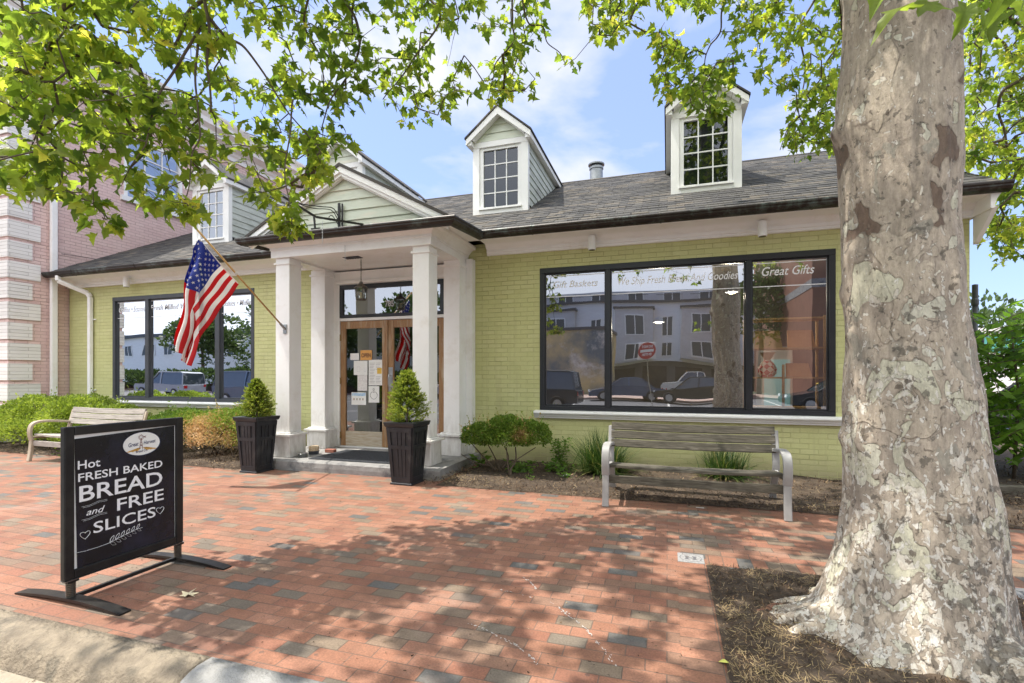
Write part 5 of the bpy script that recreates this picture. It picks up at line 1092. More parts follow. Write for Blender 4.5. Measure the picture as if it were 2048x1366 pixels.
LIMBS += [
 ([(-2.6,2.75,5.1),(-3.1,2.6,4.6)]+pv_([(150,0),(128,55),(106,84),(88,146),(86,205),(91,234),(80,270)], 3.25, 3.0), .022, .008),
 ([(-2.0,2.8,5.2),(-2.3,2.9,4.7)]+pv_([(406,0),(370,48),(344,88),(337,121)], 3.5, 3.4), .022, .012),
 (pv_([(408,-10),(421,55),(419,121),(423,176),(425,227)], 3.5, 3.5), .013, .006),
 (pv_([(412,50),(377,99),(340,157),(315,212),(300,256),(285,293)], 3.5, 3.2), .012, .005),
 (pv_([(415,30),(450,75),(487,95),(531,146),(564,198),(586,234),(640,300)], 3.5, 3.8), .012, .004),
 (pv_([(399,60),(399,117),(395,176),(399,220),(402,275),(384,311),(381,366),(370,414)], 3.5, 3.3), .010, .003),
 ([(-1.6,4.1,5.8)]+pv_([(660,-60),(690,0),(720,70),(700,140),(660,200),(640,260)], 4.2, 4.0), .020, .004),
 ([(-1.2,4.0,5.9)]+pv_([(860,-50),(880,30),(850,90),(800,150),(770,200)], 4.5, 4.3), .016, .004),
 ([(-.6,3.9,5.8)]+pv_([(1047,-40),(1047,0),(1059,45),(1085,50),(1094,82),(1119,107),(1130,130)], 4.6, 4.7), .012, .003),
 (pv_([(1029,-20),(1024,50),(1027,85),(989,125),(984,160),(975,200)], 4.5, 4.6), .010, .003),
 (pv_([(586,200),(580,260),(570,330),(575,400),(585,460)], 3.7, 3.5), .007, .003),
 (pv_([(640,-60),(610,40),(640,120),(650,180)], 3.9, 4.1), .012, .004),
 ([(1.45,5.0,5.3)]+pv_([(1467,-20),(1441,61),(1420,92),(1410,133),(1420,180),(1450,220)], 5.0, 5.2), .012, .003),
 ([(1.5,5.8,5.7)]+pv_([(1640,-20),(1600,60),(1610,140),(1590,220),(1560,300)], 5.8, 6.1), .018, .004),
 ([(1.4,4.4,5.0)]+pv_([(1260,-50),(1240,10),(1215,50),(1180,80)], 4.8, 5.0), .012, .003),
 ([(1.5,5.3,5.5)]+pv_([(1680,60),(1650,140),(1660,200),(1620,260)], 5.6, 6.0), .014, .004),
 ([(3.6,5.6,5.4)]+pv_([(2100,100),(2048,154),(2004,184),(1999,230),(2020,307),(2040,358),(2000,430)], 5.9, 6.6), .030, .006),
 ([(3.9,6.2,5.5)]+pv_([(2100,200),(2040,240),(1990,300),(1960,400)], 6.4, 7.0), .022, .005),
 (pv_([(1960,-30),(1985,20),(2050,60),(2120,130)], 6.2, 5.8), .03, .012)]
lm = MB(); nodes = []
for pts, r0, r1 in LIMBS:
    r1 = min(r1, .006)
    c_ = curve(pts, 8); n = len(c_); c_ = [p+Vector((noise.noise(p*3), noise.noise(p*3+Vector((9,0,0))), noise.noise(p*3+Vector((0,9,0)))))*.03*(0 if i == 0 else 1) for i, p in enumerate(c_)]
    lm.path(c_, [r0+(r1-r0)*(i/(n-1))**.8 for i in range(n)], 8); nodes += [tuple(p) for p in c_[2:]]
lm.build('boughs', m_twig, tree, smooth=True)
def inpoly(x, y, P_):
    c = False; j = len(P_)-1
    for i in range(len(P_)):
        if (P_[i][1] > y) != (P_[j][1] > y) and x < (P_[j][0]-P_[i][0])*(y-P_[i][1])/(P_[j][1]-P_[i][1])+P_[i][0]: c = not c
        j = i
    return c
polyA = [(-80,-120),(1090,-120),(1085,40),(1140,110),(1115,165),(1060,190),(1010,205),(975,190),(955,215),(900,170),(880,230),(800,262),(770,180),(735,170),(700,290),(655,320),(650,375),(600,395),(592,470),(560,480),(525,430),(490,405),(450,345),(400,375),(340,425),(290,440),(262,425),(280,370),(222,385),(215,440),(180,430),(130,395),(60,375),(0,385),(-80,380)]
polyB = [(1160,70),(1185,-120),(1720,-120),(1720,320),(1640,318),(1590,325),(1545,305),(1535,280),(1580,240),(1555,180),(1500,150),(1475,110),(1465,190),(1455,245),(1395,245),(1370,185),(1325,200),(1318,150),(1290,95),(1240,65),(1200,95)]
polyC = [(1915,-120),(2140,-120),(2140,500),(2048,470),(2040,510),(1990,535),(1965,500),(1955,440),(1985,400),(1975,350),(1915,330)]
holes = [(510,120,50,.8),(740,235,45,1),(1420,55,50,.9),(1360,40,35,.7),(1130,30,30,1),(600,30,26,.5),(860,110,30,.6),(780,40,30,.5),(490,200,28,.5),(150,330,22,.5),(1500,100,25,.6),(930,60,22,.5),(1540,240,20,.6),(700,30,24,.4)]
att = []; edge = []
def sample(P_, n, df):
    xs = [p[0] for p in P_]; ys = [p[1] for p in P_]; k = 0
    while k < n:
        x, y = rng.uniform(min(xs), max(xs)), rng.uniform(min(ys), max(ys))
        if not inpoly(x, y, P_): continue
        if any((x-a)**2+(y-b)**2 < r*r and rng.random() < pr for a, b, r, pr in holes): continue
        if noise.noise(Vector((x/75, y/75, 3))) < -.28 and rng.random() < .75: continue
        att.append(tuple(atd(x, y, df(x, y)))); k += 1
sample(polyA, 960, lambda x, y: 2.95+max(x,-50)/1000*1.8+rng.uniform(-.35,.65))
sample(polyB, 540, lambda x, y: 4.9+max(0,(x-1400))/300*.9+rng.uniform(-.4,.5))
sample(polyC, 850, lambda x, y: rng.uniform(5.7,7.6))
for (x0_, y0_, x1_, y1_, n_, d_) in ((555,400,590,475,11,3.5),(540,440,560,470,3,3.5),(180,395,212,440,7,3.05),(300,395,395,415,8,3.25),(620,300,660,360,5,3.8),(1380,200,1440,245,5,5.1),(1990,430,2045,520,10,6.2),(850,180,890,225,4,4.4)):
    for q in range(n_): t = rng.random(); att.append(tuple(atd(x0_+(x1_-x0_)*t+rng.normal(0,9), y0_+(y1_-y0_)*t+rng.normal(0,7), d_+rng.uniform(-.12,.12))))
nvis = len(att)
k = 0
while k < 290:
    p = rng.normal(size=3); p /= np.linalg.norm(p); p *= rng.random()**.45; p = np.array([-2.5,1.9,5.7])+p*np.array([2.7,2.4,1.1])
    px, py, d = proj(p)
    if d > 0 and -140 < px < 2200 and py > -70: continue
    if d < .3 and p[2] < 4: continue
    att.append(tuple(p)); k += 1
k = 0
while k < 1080:
    p = rng.normal(size=3); p /= np.linalg.norm(p); p *= rng.random()**.4; p = np.array([.9,3.1,6.2])+p*np.array([4.7,4.4,3.2])
    px, py, d = proj(p)
    if p[2] < 3.9: continue
    if p[0] < -2.9 and p[2] < 5: continue
    if d > 0 and -140 < px < 2200 and py > -110: continue
    if p[0] < -1.2-.25*(p[2]-4) and p[1] > 4.6: continue
    att.append(tuple(p)); k += 1
# grow twigs: attach every cluster to the nearest wood
A = np.array(att); NN = np.array(nodes); best = np.full(len(A), 1e9); bi = np.zeros(len(A), int)
for s in range(0, len(NN), 200):
    d = np.linalg.norm(A[:,None]-NN[None,s:s+200], axis=2); m_ = d.min(1); u = m_ < best; best[u] = m_[u]; bi[u] = d.argmin(1)[u]+s
NL = [np.array(n) for n in nodes]; par = [-1]*len(NL); done = np.zeros(len(A), bool); endn = [0]*len(A)
for it in range(len(A)):
    b2 = np.where(done, 1e9, best); i = int(b2.argmin()); done[i] = True; a = NL[bi[i]]; L = np.linalg.norm(A[i]-a); ns = max(1, min(4, int(L/.12))); prev = int(bi[i]); new = []
    for q in range(1, ns+1):
        t = q/ns; p = a+(A[i]-a)*t
        if q < ns: p = p+rng.normal(0, .018, 3)+np.array([0,0,.10*L*t*(1-t)])
        NL.append(p); par.append(prev); prev = len(NL)-1; new.append(prev)
    endn[i] = prev; P_ = np.array([NL[q] for q in new]); d = np.linalg.norm(A[:,None]-P_[None], axis=2); m_ = d.min(1); u = m_ < best-.015; bi[u] = np.array(new)[d.argmin(1)[u]]; best[u] = m_[u]
cnt = [0]*len(NL)
for i in range(len(A)): cnt[endn[i]] += 1
for q in range(len(NL)-1, -1, -1):
    if par[q] >= 0: cnt[par[q]] += cnt[q]
tv = []; tf = []
for q in range(len(NL)):
    if par[q] < 0: continue
    a, b_ = NL[par[q]], NL[q]; d = b_-a; L = np.linalg.norm(d)
    if L < 1e-5: continue
    d /= L; u = np.cross(d, [.3,.2,.9]); u /= np.linalg.norm(u); w = np.cross(d, u); r0 = .0021*cnt[q]**.5+.0006; r1 = r0*.8; o = len(tv)
    for P_, r_ in ((a, r0), (b_, r1)):
        for k in range(4): t = k*math.pi/2; tv.append(P_+u*r_*math.cos(t)+w*r_*math.sin(t))
    for k in range(4): tf.append((o+k, o+(k+1)%4, o+4+(k+1)%4, o+4+k))
rawmesh('twigs', tv, tf, m_twig, tree, smooth=True)
half = [(.07,-.05),(.24,-.10),(.43,-.05),(.36,.05),(.31,.13),(.42,.19),(.58,.36),(.44,.38),(.30,.42),(.235,.50),(.27,.64),(.15,.74),(0,1.02)]
outl = np.array([(0,.02)]+half+[(-x, y) for x, y in half[:-1]][::-1]); outl = np.concatenate([[(0,.27)], outl]); nO = len(outl)-1
FAN = np.array([(0,1+k,1+(k+1)%nO) for k in range(nO)])
def bigleaves(P_, D_, Nn, size, rnd, name, m, parent):
    n = len(P_); D_ = D_/np.linalg.norm(D_,axis=1)[:,None]; Nn = Nn-D_*(Nn*D_).sum(1)[:,None]; Nn /= np.linalg.norm(Nn,axis=1)[:,None]; S_ = np.cross(D_, Nn)
    o = outl[None]*(1+.0*size[:,None,None]); x = o[...,0]*(1+rng.normal(0,.10,(n,1))); y = o[...,1]; cup = rng.normal(.2,.5,(n,1)); dr = rng.normal(-.45,.45,(n,1)); z = cup*np.abs(x)+dr*(y-.27)**2+rng.normal(0,.025,(n,len(outl)))
    s = size[:,None,None]; V_ = P_[:,None]+s*(x[...,None]*S_[:,None]+y[...,None]*D_[:,None]+z[...,None]*Nn[:,None])
    F2 = (np.arange(n)[:,None,None]*len(outl)+FAN[None]).reshape(-1,3); return rawmesh(name, V_.reshape(-1,3), F2, m, parent, attr=np.repeat(rnd, nO))
LP_, LD, LN, LS, LR, st_v, st_f = [], [], [], [], [], [], []
for i in range(len(A)):
    vis = i < nvis; n = int(rng.integers(3,7)) if vis else int(rng.integers(4,8)); b_ = NL[endn[i]]; a = NL[par[endn[i]]]
    cc = min(1, max(0, .45+.5*noise.noise(Vector(A[i]*1.3))))
    for k in range(n):
        o = a+(b_-a)*rng.uniform(.1,1.0); th = rng.uniform(0,6.283); dd = np.array([math.cos(th), math.sin(th), rng.uniform(-.9,.25)]); pet = rng.uniform(.03,.08); q = o+dd*pet
        LP_.append(q); LD.append(dd+np.array([0,0,-.35])); LN.append(np.array([0,0,1])+rng.normal(0,.55,3)); LS.append(rng.uniform(.05,.098)*(.8+.4*rng.random())*(1 if vis else 1.65)); LR.append(min(1,max(0,cc*.7+rng.normal(.12,.22))))
        if vis:
            s = len(st_v); st_v += [o, q+[.0012,0,.0012], q-[.0012,0,.0012]]; st_f.append((s,s+1,s+2))
fo = bigleaves(np.array(LP_), np.array(LD), np.array(LN), np.array(LS), np.array(LR), 'crown', m_leaf, tree)
rawmesh('leaf_stalks', st_v, st_f, m_leaf, fo, attr=np.full(len(st_f), .3))
# a few leaves hanging close to the lens, and the burr on the trunk
cl_ = [((1820,8),(1.5),(-1,-.2,-.35),.12),((1840,0),(1.5),(.6,-.2,-.5),.10),((1790,-30),(1.6),(-.3,0,-.3),.11),((1935,10),(1.7),(-.3,0,-.9),.10),((1960,40),(1.75),(.2,0,-1),.10),((2010,5),(1.7),(.6,0,-.7),.12),((1985,-30),(1.6),(.3,0,-.8),.12)]
P_ = np.array([atd(*p, d) for p, d, _, _ in cl_]); bigleaves(P_, np.array([x for _,_,x,_ in cl_], float), np.array([[.1,-.6,.6]]*7)+rng.normal(0,.2,(7,3)), np.array([s for *_, s in cl_]), np.array([.45,.25,.4,.3,.2,.4,.3]), 'low_leaves', m_leaf, fo)
MB().path([tuple(atd(1990,-80,1.9)),tuple(atd(1965,-20,1.75)),tuple(atd(1900,-30,1.55)),tuple(atd(1800,-45,1.4))], [.008,.005,.004,.003], 6).build('low_twig', m_twig, tree)

# ================================================================== SHRUBS AND BED PLANTS
def blobcloud(blobs, n, seed):
    r_ = np.random.default_rng(seed); P_, D_ = [], []
    vol = np.array([b[3]*b[4]*b[5] for b in blobs])**.67; cnts = (n*vol/vol.sum()).astype(int)
    for (cx, cy, cz, rx_, ry_, rz_), c in zip(blobs, cnts):
        v = r_.normal(size=(c,3)); v /= np.linalg.norm(v,axis=1)[:,None]; v[:,2] = np.where(v[:,2] < -.45, -v[:,2], v[:,2]); 
        nn = np.array([noise.noise(Vector((x*3.1+cx, y*3.1+cy, z*3.1))) for x, y, z in v]); f = (1+.20*nn)*(1-.28*r_.random(c)**1.7)
        p = v*f[:,None]*np.array([rx_,ry_,rz_])+np.array([cx,cy,cz]); P_.append(p); D_.append(v+r_.normal(0,.55,(c,3))+[0,0,.35])
    P_ = np.concatenate(P_); D_ = np.concatenate(D_); k = P_[:,2] > .03; return P_[k], D_[k]
def shrub(name, loc, label, blobs, n, m, size, stems, seed, cat='shrub', brown=None, asp=.62):
    e = thing(name, loc, label, cat); P_, D_ = blobcloud(blobs, n, seed); a = np.clip(rng.normal(.5,.22,len(P_))+.4*np.array([noise.noise(Vector(p*2.5)) for p in P_]), 0, 1)
    if brown is not None: a = np.clip(brown(P_)+rng.normal(0,.13,len(P_)), 0, 1)
    leafcloud(P_, D_, size, 'foliage', m, e, attr=a, asp=asp)
    # sprigs sticking out
    k = rng.choice(len(P_), len(P_)//260, replace=False); Q, QD = [], []
    for i in k:
        for j in range(9): Q.append(P_[i]+D_[i]/np.linalg.norm(D_[i])*j*size*.42*rng.uniform(.6,1.2)+[0,0,j*size*.2]); QD.append(D_[i]+rng.normal(0,.8,3))
    leafcloud(np.array(Q), np.array(QD), size, 'sprigs', m, e, attr=np.repeat(np.clip(a[k]+.25,0,1),9), asp=asp)
    if stems:
        b = MB()
        for pts, r0, r1 in stems: c_ = curve(pts, 5); b.path(c_, [r0+(r1-r0)*i/(len(c_)-1) for i in range(len(c_))], 7)
        b.build('stems', m_twig, e, smooth=True)
    return e
def stemset(cx, cy, w, h, n=9, seed=1):
    r_ = random.Random(seed); return [([(cx+r_.uniform(-.25,.25)*w, cy+r_.uniform(-.1,.1), 0), (cx+(k/(n-1)-.5)*w*.7, cy+r_.uniform(-.15,.1), h*.45), (cx+(k/(n-1)-.5)*w*1.3, cy+r_.uniform(-.2,.2), h*.85)], .012, .004) for k in range(n)]
shrub('boxwood_hedge', (-11,6.4,0), 'full bright green boxwood hedge behind the cream bench, beside the pink building', [(-12.5,6.2,.36,.62,.6,.40),(-11.75,6.35,.50,.58,.6,.50),(-11.0,6.45,.42,.5,.6,.44),(-10.45,6.35,.54,.55,.66,.48),(-9.75,6.45,.42,.5,.58,.42),(-13.3,6.0,.34,.7,.6,.38),(-11.4,5.95,.30,.6,.35,.26),(-10.1,6.0,.26,.5,.3,.25)], 42000, m_box, .040, stemset(-11,6.4,3,.8,14,2), 11, 'hedge')
brn = lambda P_: np.clip(.22+.95*np.exp(-(((P_[:,0]+7.35)/.55)**2+((P_[:,2]-.42)/.30)**2))*1.0+.25*np.array([noise.noise(Vector(p*3)) for p in P_])-.35*(P_[:,2]-.45)+.15*(P_[:,0]+7.6), 0, 1)
shrub('boxwood_hedge', (-7.6,6.5,0), 'low boxwood hedge with scorched brown patches under the left shop window', [(-8.6,6.6,.36,.5,.5,.36),(-7.9,6.45,.40,.65,.6,.38),(-7.1,6.5,.42,.65,.6,.40),(-6.6,6.6,.40,.45,.5,.40)], 27000, m_boxbrown, .038, stemset(-7.5,6.5,2,.7,14,3), 12, 'hedge', brn)
shrub('boxwood_shrub', (-2.1,6.4,0), 'round topped boxwood shrub on bare twisted stems right of the porch', [(-2.50,6.45,.53,.27,.28,.19),(-2.12,6.42,.58,.36,.34,.25),(-1.80,6.45,.56,.28,.26,.21),(-2.2,6.5,.50,.45,.3,.15)], 24000, m_boxbrown, .030,
      [([(-2.0,6.28,0),(-2.02,6.3,.12),(-1.96,6.33,.24),(-1.98,6.38,.42)],.018,.008),([(-2.03,6.3,.0),(-2.07,6.32,.2),(-2.1,6.36,.4)],.014,.007),([(-2.25,6.5,0),(-2.36,6.48,.12),(-2.5,6.45,.27),(-2.66,6.42,.45)],.016,.007),([(-2.22,6.5,0),(-2.28,6.48,.18),(-2.4,6.44,.42)],.013,.006),([(-2.36,6.48,.12),(-2.6,6.42,.17),(-2.8,6.4,.28)],.009,.005),([(-2.02,6.3,.2),(-1.85,6.35,.32),(-1.7,6.4,.42)],.009,.005),([(-2.2,6.48,.1),(-2.1,6.45,.25),(-2.15,6.4,.42)],.010,.005)], 13, 'shrub', lambda P_: np.clip(.06+.25*rng.random(len(P_))+.6*np.exp(-(((P_[:,0]+1.86)/.11)**2+((P_[:,2]-.60)/.10)**2))+.25*np.clip((.42-P_[:,2])/.10,0,1), 0, 1))
def blades(cx, cy, n, L, name, label, m, seed, spread=1.0, wd=.012, cat='plant', z0=.03):
    r_ = np.random.default_rng(seed); V_, F2, at_ = [], [], []
    for i in range(n):
        th = r_.uniform(0,6.283); el = r_.uniform(.35,1.45); l = L*r_.uniform(.6,1.15); o = np.array([cx+r_.normal(0,.07*spread), cy+r_.normal(0,.05*spread), z0]); d = np.array([math.cos(th)*math.cos(el), math.sin(th)*math.cos(el), math.sin(el)]); s = np.array([-math.sin(th), math.cos(th), 0])*wd/2; p = o.copy(); b0 = len(V_); K = 6
        for k in range(K+1):
            f = 1-(k/K)**2*.9; V_ += [p-s*f, p+s*f]; p = p+d*l/K; d = d+np.array([0,0,-.30/ K*2.6]); d /= np.linalg.norm(d); p[2] = max(p[2], .02)
        for k in range(K): F2.append((b0+2*k,b0+2*k+1,b0+2*k+3,b0+2*k+2)); 
        at_ += [r_.random() if el > .7 else min(1, .5+.5*r_.random())]*K
    return tag(rawmesh(name, V_, F2, m, None, attr=at_), label, cat)
blades(-.86,6.82,950,.62,'liriope_clump','large dark green grassy clump left of the grey bench against the wall',m_lir,21,1.5)
blades(.73,7.02,620,.46,'liriope_clump','smaller dark grassy clump seen through the grey bench',m_lir,22,1.5)
def weed(cx, cy, h, n, label, seed, w=.12, s=.05, m=None, name='weed'):
    r_ = np.random.default_rng(seed); P_ = []; D_ = []; e = thing(name, (cx,cy,.03), label, 'plant'); b = MB()
    for k in range(6):
        q = Vector((r_.normal(0,w*.5), r_.normal(0,w*.4), h*r_.uniform(.7,1))); b.path([(cx,cy,.02),(cx+q.x*.4,cy+q.y*.4,q.z*.5),(cx+q.x,cy+q.y,q.z)], [.004,.003,.0015], 5)
        for j in range(n//6): t = r_.uniform(.2,1); th = r_.uniform(0,6.28); P_.append([cx+q.x*t+r_.normal(0,w*.25), cy+q.y*t+r_.normal(0,w*.2), q.z*t]); D_.append([math.cos(th), math.sin(th), r_.uniform(-.2,.7)])
    leafcloud(np.array(P_), np.array(D_), s, 'leaves', m or m_weed, e, asp=.45); b.build('stems', m_twig, e); return e
weed(-1.50,7.05,.50,520,'tall feathery weed growing against the green wall',31,.15,.045,None,'feathery_weed')
weed(-1.95,6.5,.22,240,'low leafy weed under the round topped shrub',32,.26,.06,m_weed); weed(-1.50,6.7,.20,80,'broad leaved weed at the foot of the feathery plant',33,.22,.09)
weed(-2.62,6.7,.26,26,'lone long leaved seedling beside the porch step',34,.12,.13); weed(-1.72,6.1,.10,40,'tiny sprout at the brick edge of the mulch',35,.07,.03); weed(-1.28,6.35,.12,60,'small weed beside the crumpled paper',36,.12,.05)
weed(-9.6,5.75,.16,240,'grassy weeds under the cream bench',37,.5,.08)
# right of the building
def sumac():
    e = thing('sumac_shrub', (4.6,8.4,0), 'leafy tree of heaven shrub with long arching compound leaves past the building corner', 'shrub'); r_ = np.random.default_rng(41); P_, D_, NRM = [], [], []; b = MB()
    tips = []
    for sx in (4.15,4.5,5.0,5.6,4.35,5.2,4.25,4.6):
        sy = 7.9+r_.uniform(-.4,.9); hh = r_.uniform(1.7,2.35); b.path([(sx,sy,0),(sx+.05,sy,hh*.6),(sx+r_.normal(0,.1),sy,hh)], [.022,.016,.008], 7)
        for k in range(20): z = hh*r_.uniform(.18,1.0); tips.append((sx,sy,z))
    for sx, sy, z in tips:
        th = r_.uniform(0,6.283); 
        if r_.random() < .5: th = math.pi+r_.normal(0,.7)
        L = r_.uniform(.6,1.05); d = np.array([math.cos(th),math.sin(th),.55]); p = np.array([sx,sy,z]); pts = [tuple(p)]; K = 11
        for k in range(K):
            d = d+[0,0,-.10]; dn_ = d/np.linalg.norm(d); p = p+dn_*L/K
            if p[0] < 3.66 and p[1] > 7.2: p[0] = 3.66
            pts.append(tuple(p)); s = np.cross(dn_, [0,0,1]); s /= np.linalg.norm(s)
            if k > 1:
                for sg_ in (-1,1): P_.append(p.copy()); D_.append(s*sg_*.9+dn_*.35+[0,0,-.45])
        b.path(pts, [.005]*len(pts), 4)
    leafcloud(np.array(P_), np.array(D_), .16, 'leaves', m_sumac, e, asp=.36, fold=.08); b.build('stems', m_weed if False else m_twig, e, smooth=True)
    P2, D2 = blobcloud([(4.5,8.3,.5,.8,.8,.6),(5.4,8.6,.6,1.0,.9,.8),(4.7,9.2,.9,.9,.8,.9),(6.2,9,.8,1,1,.9)], 2600, 42); leafcloud(P2, D2, .10, 'low_leaves', m_sumac, e, asp=.5)
    return e
sumac()
tag(MB().bar((3.56,7.05,.07),(8,7.35,.07),.10,.13).build('timber_edging', m_wood, None, bevel=.008), 'weathered timber edging board in front of the leafy shrub', 'timber')
lp = thing('lamp_post', (4.35,9.0,0), 'grey metal post with a collared top behind the building corner', 'post')
MB().lathe((4.35,9.0,0), [(.05,0),(.045,.3),(.032,.4),(.032,2.42),(0,2.42)], 16).build('pole', m_slate, lp, smooth=True); MB().lathe((4.35,9.0,2.42), [(.036,0),(.046,.03),(.046,.09),(.036,.12),(.036,.32),(0,.33)], 16).build('collar', m_slate, lp)
MB().lathe((4.35,8.93,1.92), [(.0,.10),(.05,.08),(.07,.03),(.07,-.05),(.05,-.10),(0,-.11)], 14).build('meter_head', m_slate, lp, smooth=True)

# ================================================================== ACROSS THE STREET (seen mirrored in the glass)
m_tyre = plain('tyre_rubber', (.02,.02,.02), .8); m_carglass = M('car_glass', (.04,.05,.06), None, 3, .03, spec=1.0); m_rim = plain('alloy', (.45,.45,.46), .3, .8)
def car(cx, cy, rot, kind, col, label, z=-.146):
    e = thing('parked_car', (cx,cy,z), label, 'car', 'cars across the street'); L, Wd, H_ = dict(suv=(4.4,1.85,1.75), sedan=(4.6,1.8,1.45), pickup=(5.4,1.95,1.85))[kind]; paint = M('paint', col, tuple(c*.9 for c in col), 3, .18, spec=.8)
    hz = .95 if kind != 'sedan' else .82
    side = dict(suv=[(-2.2,.35),(-2.2,.9),(-2.1,hz),(.9,hz+.02),(2.0,.92),(2.2,.7),(2.2,.35)], sedan=[(-2.3,.35),(-2.28,.8),(-1.5,.9),(1.0,.88),(2.1,.72),(2.3,.55),(2.3,.32)], pickup=[(-2.7,.5),(-2.7,1.1),(-.5,1.1),(1.1,1.12),(2.5,1.05),(2.7,.85),(2.7,.45)])[kind]
    cab = dict(suv=[(-2.1,hz),(-1.95,1.68),(-1.7,1.75),(.2,1.75),(.95,hz)], sedan=[(-1.6,.86),(-.9,1.38),(-.5,1.45),(.35,1.42),(1.15,.86)], pickup=[(-.75,1.1),(-.6,1.78),(-.4,1.85),(.6,1.83),(1.25,1.1)])[kind]
    w = Wd/2
    def P_(x, y, zz): return (cx+x*math.cos(rot)-y*math.sin(rot), cy+x*math.sin(rot)+y*math.cos(rot), z+zz)
    b = MB().loft([[P_(x, s*w*(1 if abs(s) < 1 else .96), zz+(0 if abs(s) < 1 else (.02 if zz < .6 else -.03))) for x, zz in side] for s in (-1,-.97,.97,1)]); b.build('body', paint, e, bevel=.03, seg=2)
    MB().loft([[P_(x, s*w*(.94-.20*(zz-cab[0][1])/(H_-cab[0][1])), zz) for x, zz in cab] for s in (-1,1)]).build('windows', m_carglass, e)
    rf_ = [p for p in cab if p[1] > H_-.2]; MB().loft([[P_(x, s*w*.76, zz+.012+q) for x, zz in rf_ for q in (0,)]+[P_(x, s*w*.76, zz-.05) for x, zz in rf_[::-1]] for s in (-1,1)]).build('roof', paint, e, bevel=.01)
    pl = MB()
    for i, p0 in enumerate((cab[0], cab[1], cab[-1], cab[len(cab)//2])):
        pass
    for s in (-1,1):
        for (xa, za), (xb, zb2) in ((cab[0],cab[1]),(cab[-1],cab[-2]),((-.1,cab[0][1]),(-.1,H_-.02))): pl.bar(P_(xa, s*w*.945, za), P_(xb, s*w*.77, zb2), .07, .05)
    pl.build('pillars', paint, e)
    for x in (-L*.30, L*.31):
        for s in (-1,1):
            c = Vector(P_(x, s*(w-.09), .33)); ax = Vector((-math.sin(rot), math.cos(rot), 0)); wl_ = MB().path([c-ax*.11, c+ax*.11], .33, 22).build('wheel', m_tyre, e, bevel=.02); MB().path([c+ax*s*.10, c+ax*s*.118], .2, 14).build('rim', m_rim, wl_)
    for s in (-1,1): MB().box(0,0,0,0,0,0) if False else MB().hexa([P_(L/2-.02,s*w*.55,.62),P_(L/2-.02,s*w*.9,.62),P_(L/2+.01,s*w*.9,.62),P_(L/2+.01,s*w*.55,.62)],[P_(L/2-.06,s*w*.55,.74),P_(L/2-.06,s*w*.9,.74),P_(L/2-.0,s*w*.9,.74),P_(L/2-.0,s*w*.55,.74)]).build('headlight', m_paper, e)
    for s in (-1,1): MB().hexa([P_(-L/2-.01,s*w*.7,.68),P_(-L/2-.01,s*w*.93,.68),P_(-L/2+.05,s*w*.93,.68),P_(-L/2+.05,s*w*.7,.68)],[P_(-L/2-.01,s*w*.7,.88),P_(-L/2-.01,s*w*.93,.88),P_(-L/2+.05,s*w*.93,.88),P_(-L/2+.05,s*w*.7,.88)]).build('tail_light', plain('tail_red', (.35,.01,.01), .3), e)
    return e
car(-5.9,-6.9,R(180),'suv',(.03,.04,.055),'dark boxy sport utility car reflected low in the left pane of the wide window')
car(-2.4,-16.0,R(170),'sedan',(.05,.08,.14),'dark blue saloon reflected behind the round no entry sign')
car(1.6,-15.5,R(185),'sedan',(.02,.02,.02),'black car reflected right of the round no entry sign')
car(2.2,-30,R(180),'pickup',(.75,.75,.75),'white pickup truck reflected far off below the grey apartments')
car(4.0,-19.5,R(95),'pickup',(.20,.02,.03),'dark red pickup truck reflected beside the trunk')
car(6.9,-8.2,R(180),'sedan',(.02,.025,.03),'black saloon reflected low in the right pane by the pine shelf')
car(-33,-10.5,R(178),'suv',(.30,.31,.33),'grey sport utility car reflected in the middle pane under the flag'); car(-21.0,-6.2,R(0),'suv',(.07,.10,.15),'blue grey sport utility car reflected beside the left planter'); car(-16.5,-15,R(175),'sedan',(.55,.56,.58),'silver saloon reflected under the hanging flag')
car(-27,-13,R(5),'sedan',(.03,.03,.03),'black saloon reflected in the middle pane of the left window')
car(8.2,13.5,R(100),'sedan',(.03,.04,.06),'dark car parked behind the arching sumac leaves')
rl = MB()
for y in (-3.2,-9.4): rl.box(-60,40,y-.06,y+.06,-.1455,-.1415)
for k in range(12): rl.box(-30+k*5,-29.88+k*5,-15.5,-11,-.1455,-.1415)
tag(rl.build('road_markings', plain('road_paint', (.62,.60,.55), .8), None), kind='structure')
ns = thing('no_entry_sign', (-.8,-5.4,-.15), 'round red do not enter sign on a leaning post, reflected in the middle pane', 'sign')
m_red = plain('sign_red', (.45,.01,.02)); MB().path([(-.8,-5.43,2.3),(-.8,-5.40,2.3)], .37, 40).build('sign_disc', m_red, ns); MB().box(-1.17,-.43,-5.46,-5.435,1.93,2.67).build('sign_back', m_paper, ns, bevel=.05)
MB().box(-1.08,-.52,-5.398,-5.394,2.25,2.36).build('white_bar', m_paper, ns)
text('DO NOT', 'lettering', m_letter, ns, (-.57,-5.395,2.43), (-1,0,0), (0,0,1), .11, .46, 0, .02); text('ENTER', 'lettering', m_letter, ns, (-.60,-5.395,2.09), (-1,0,0), (0,0,1), .11, .40, 0, .02)
MB().bar((-.55,-5.47,-.15),(-.82,-5.47,2.65),.05,.04).build('post', m_chrome, ns)
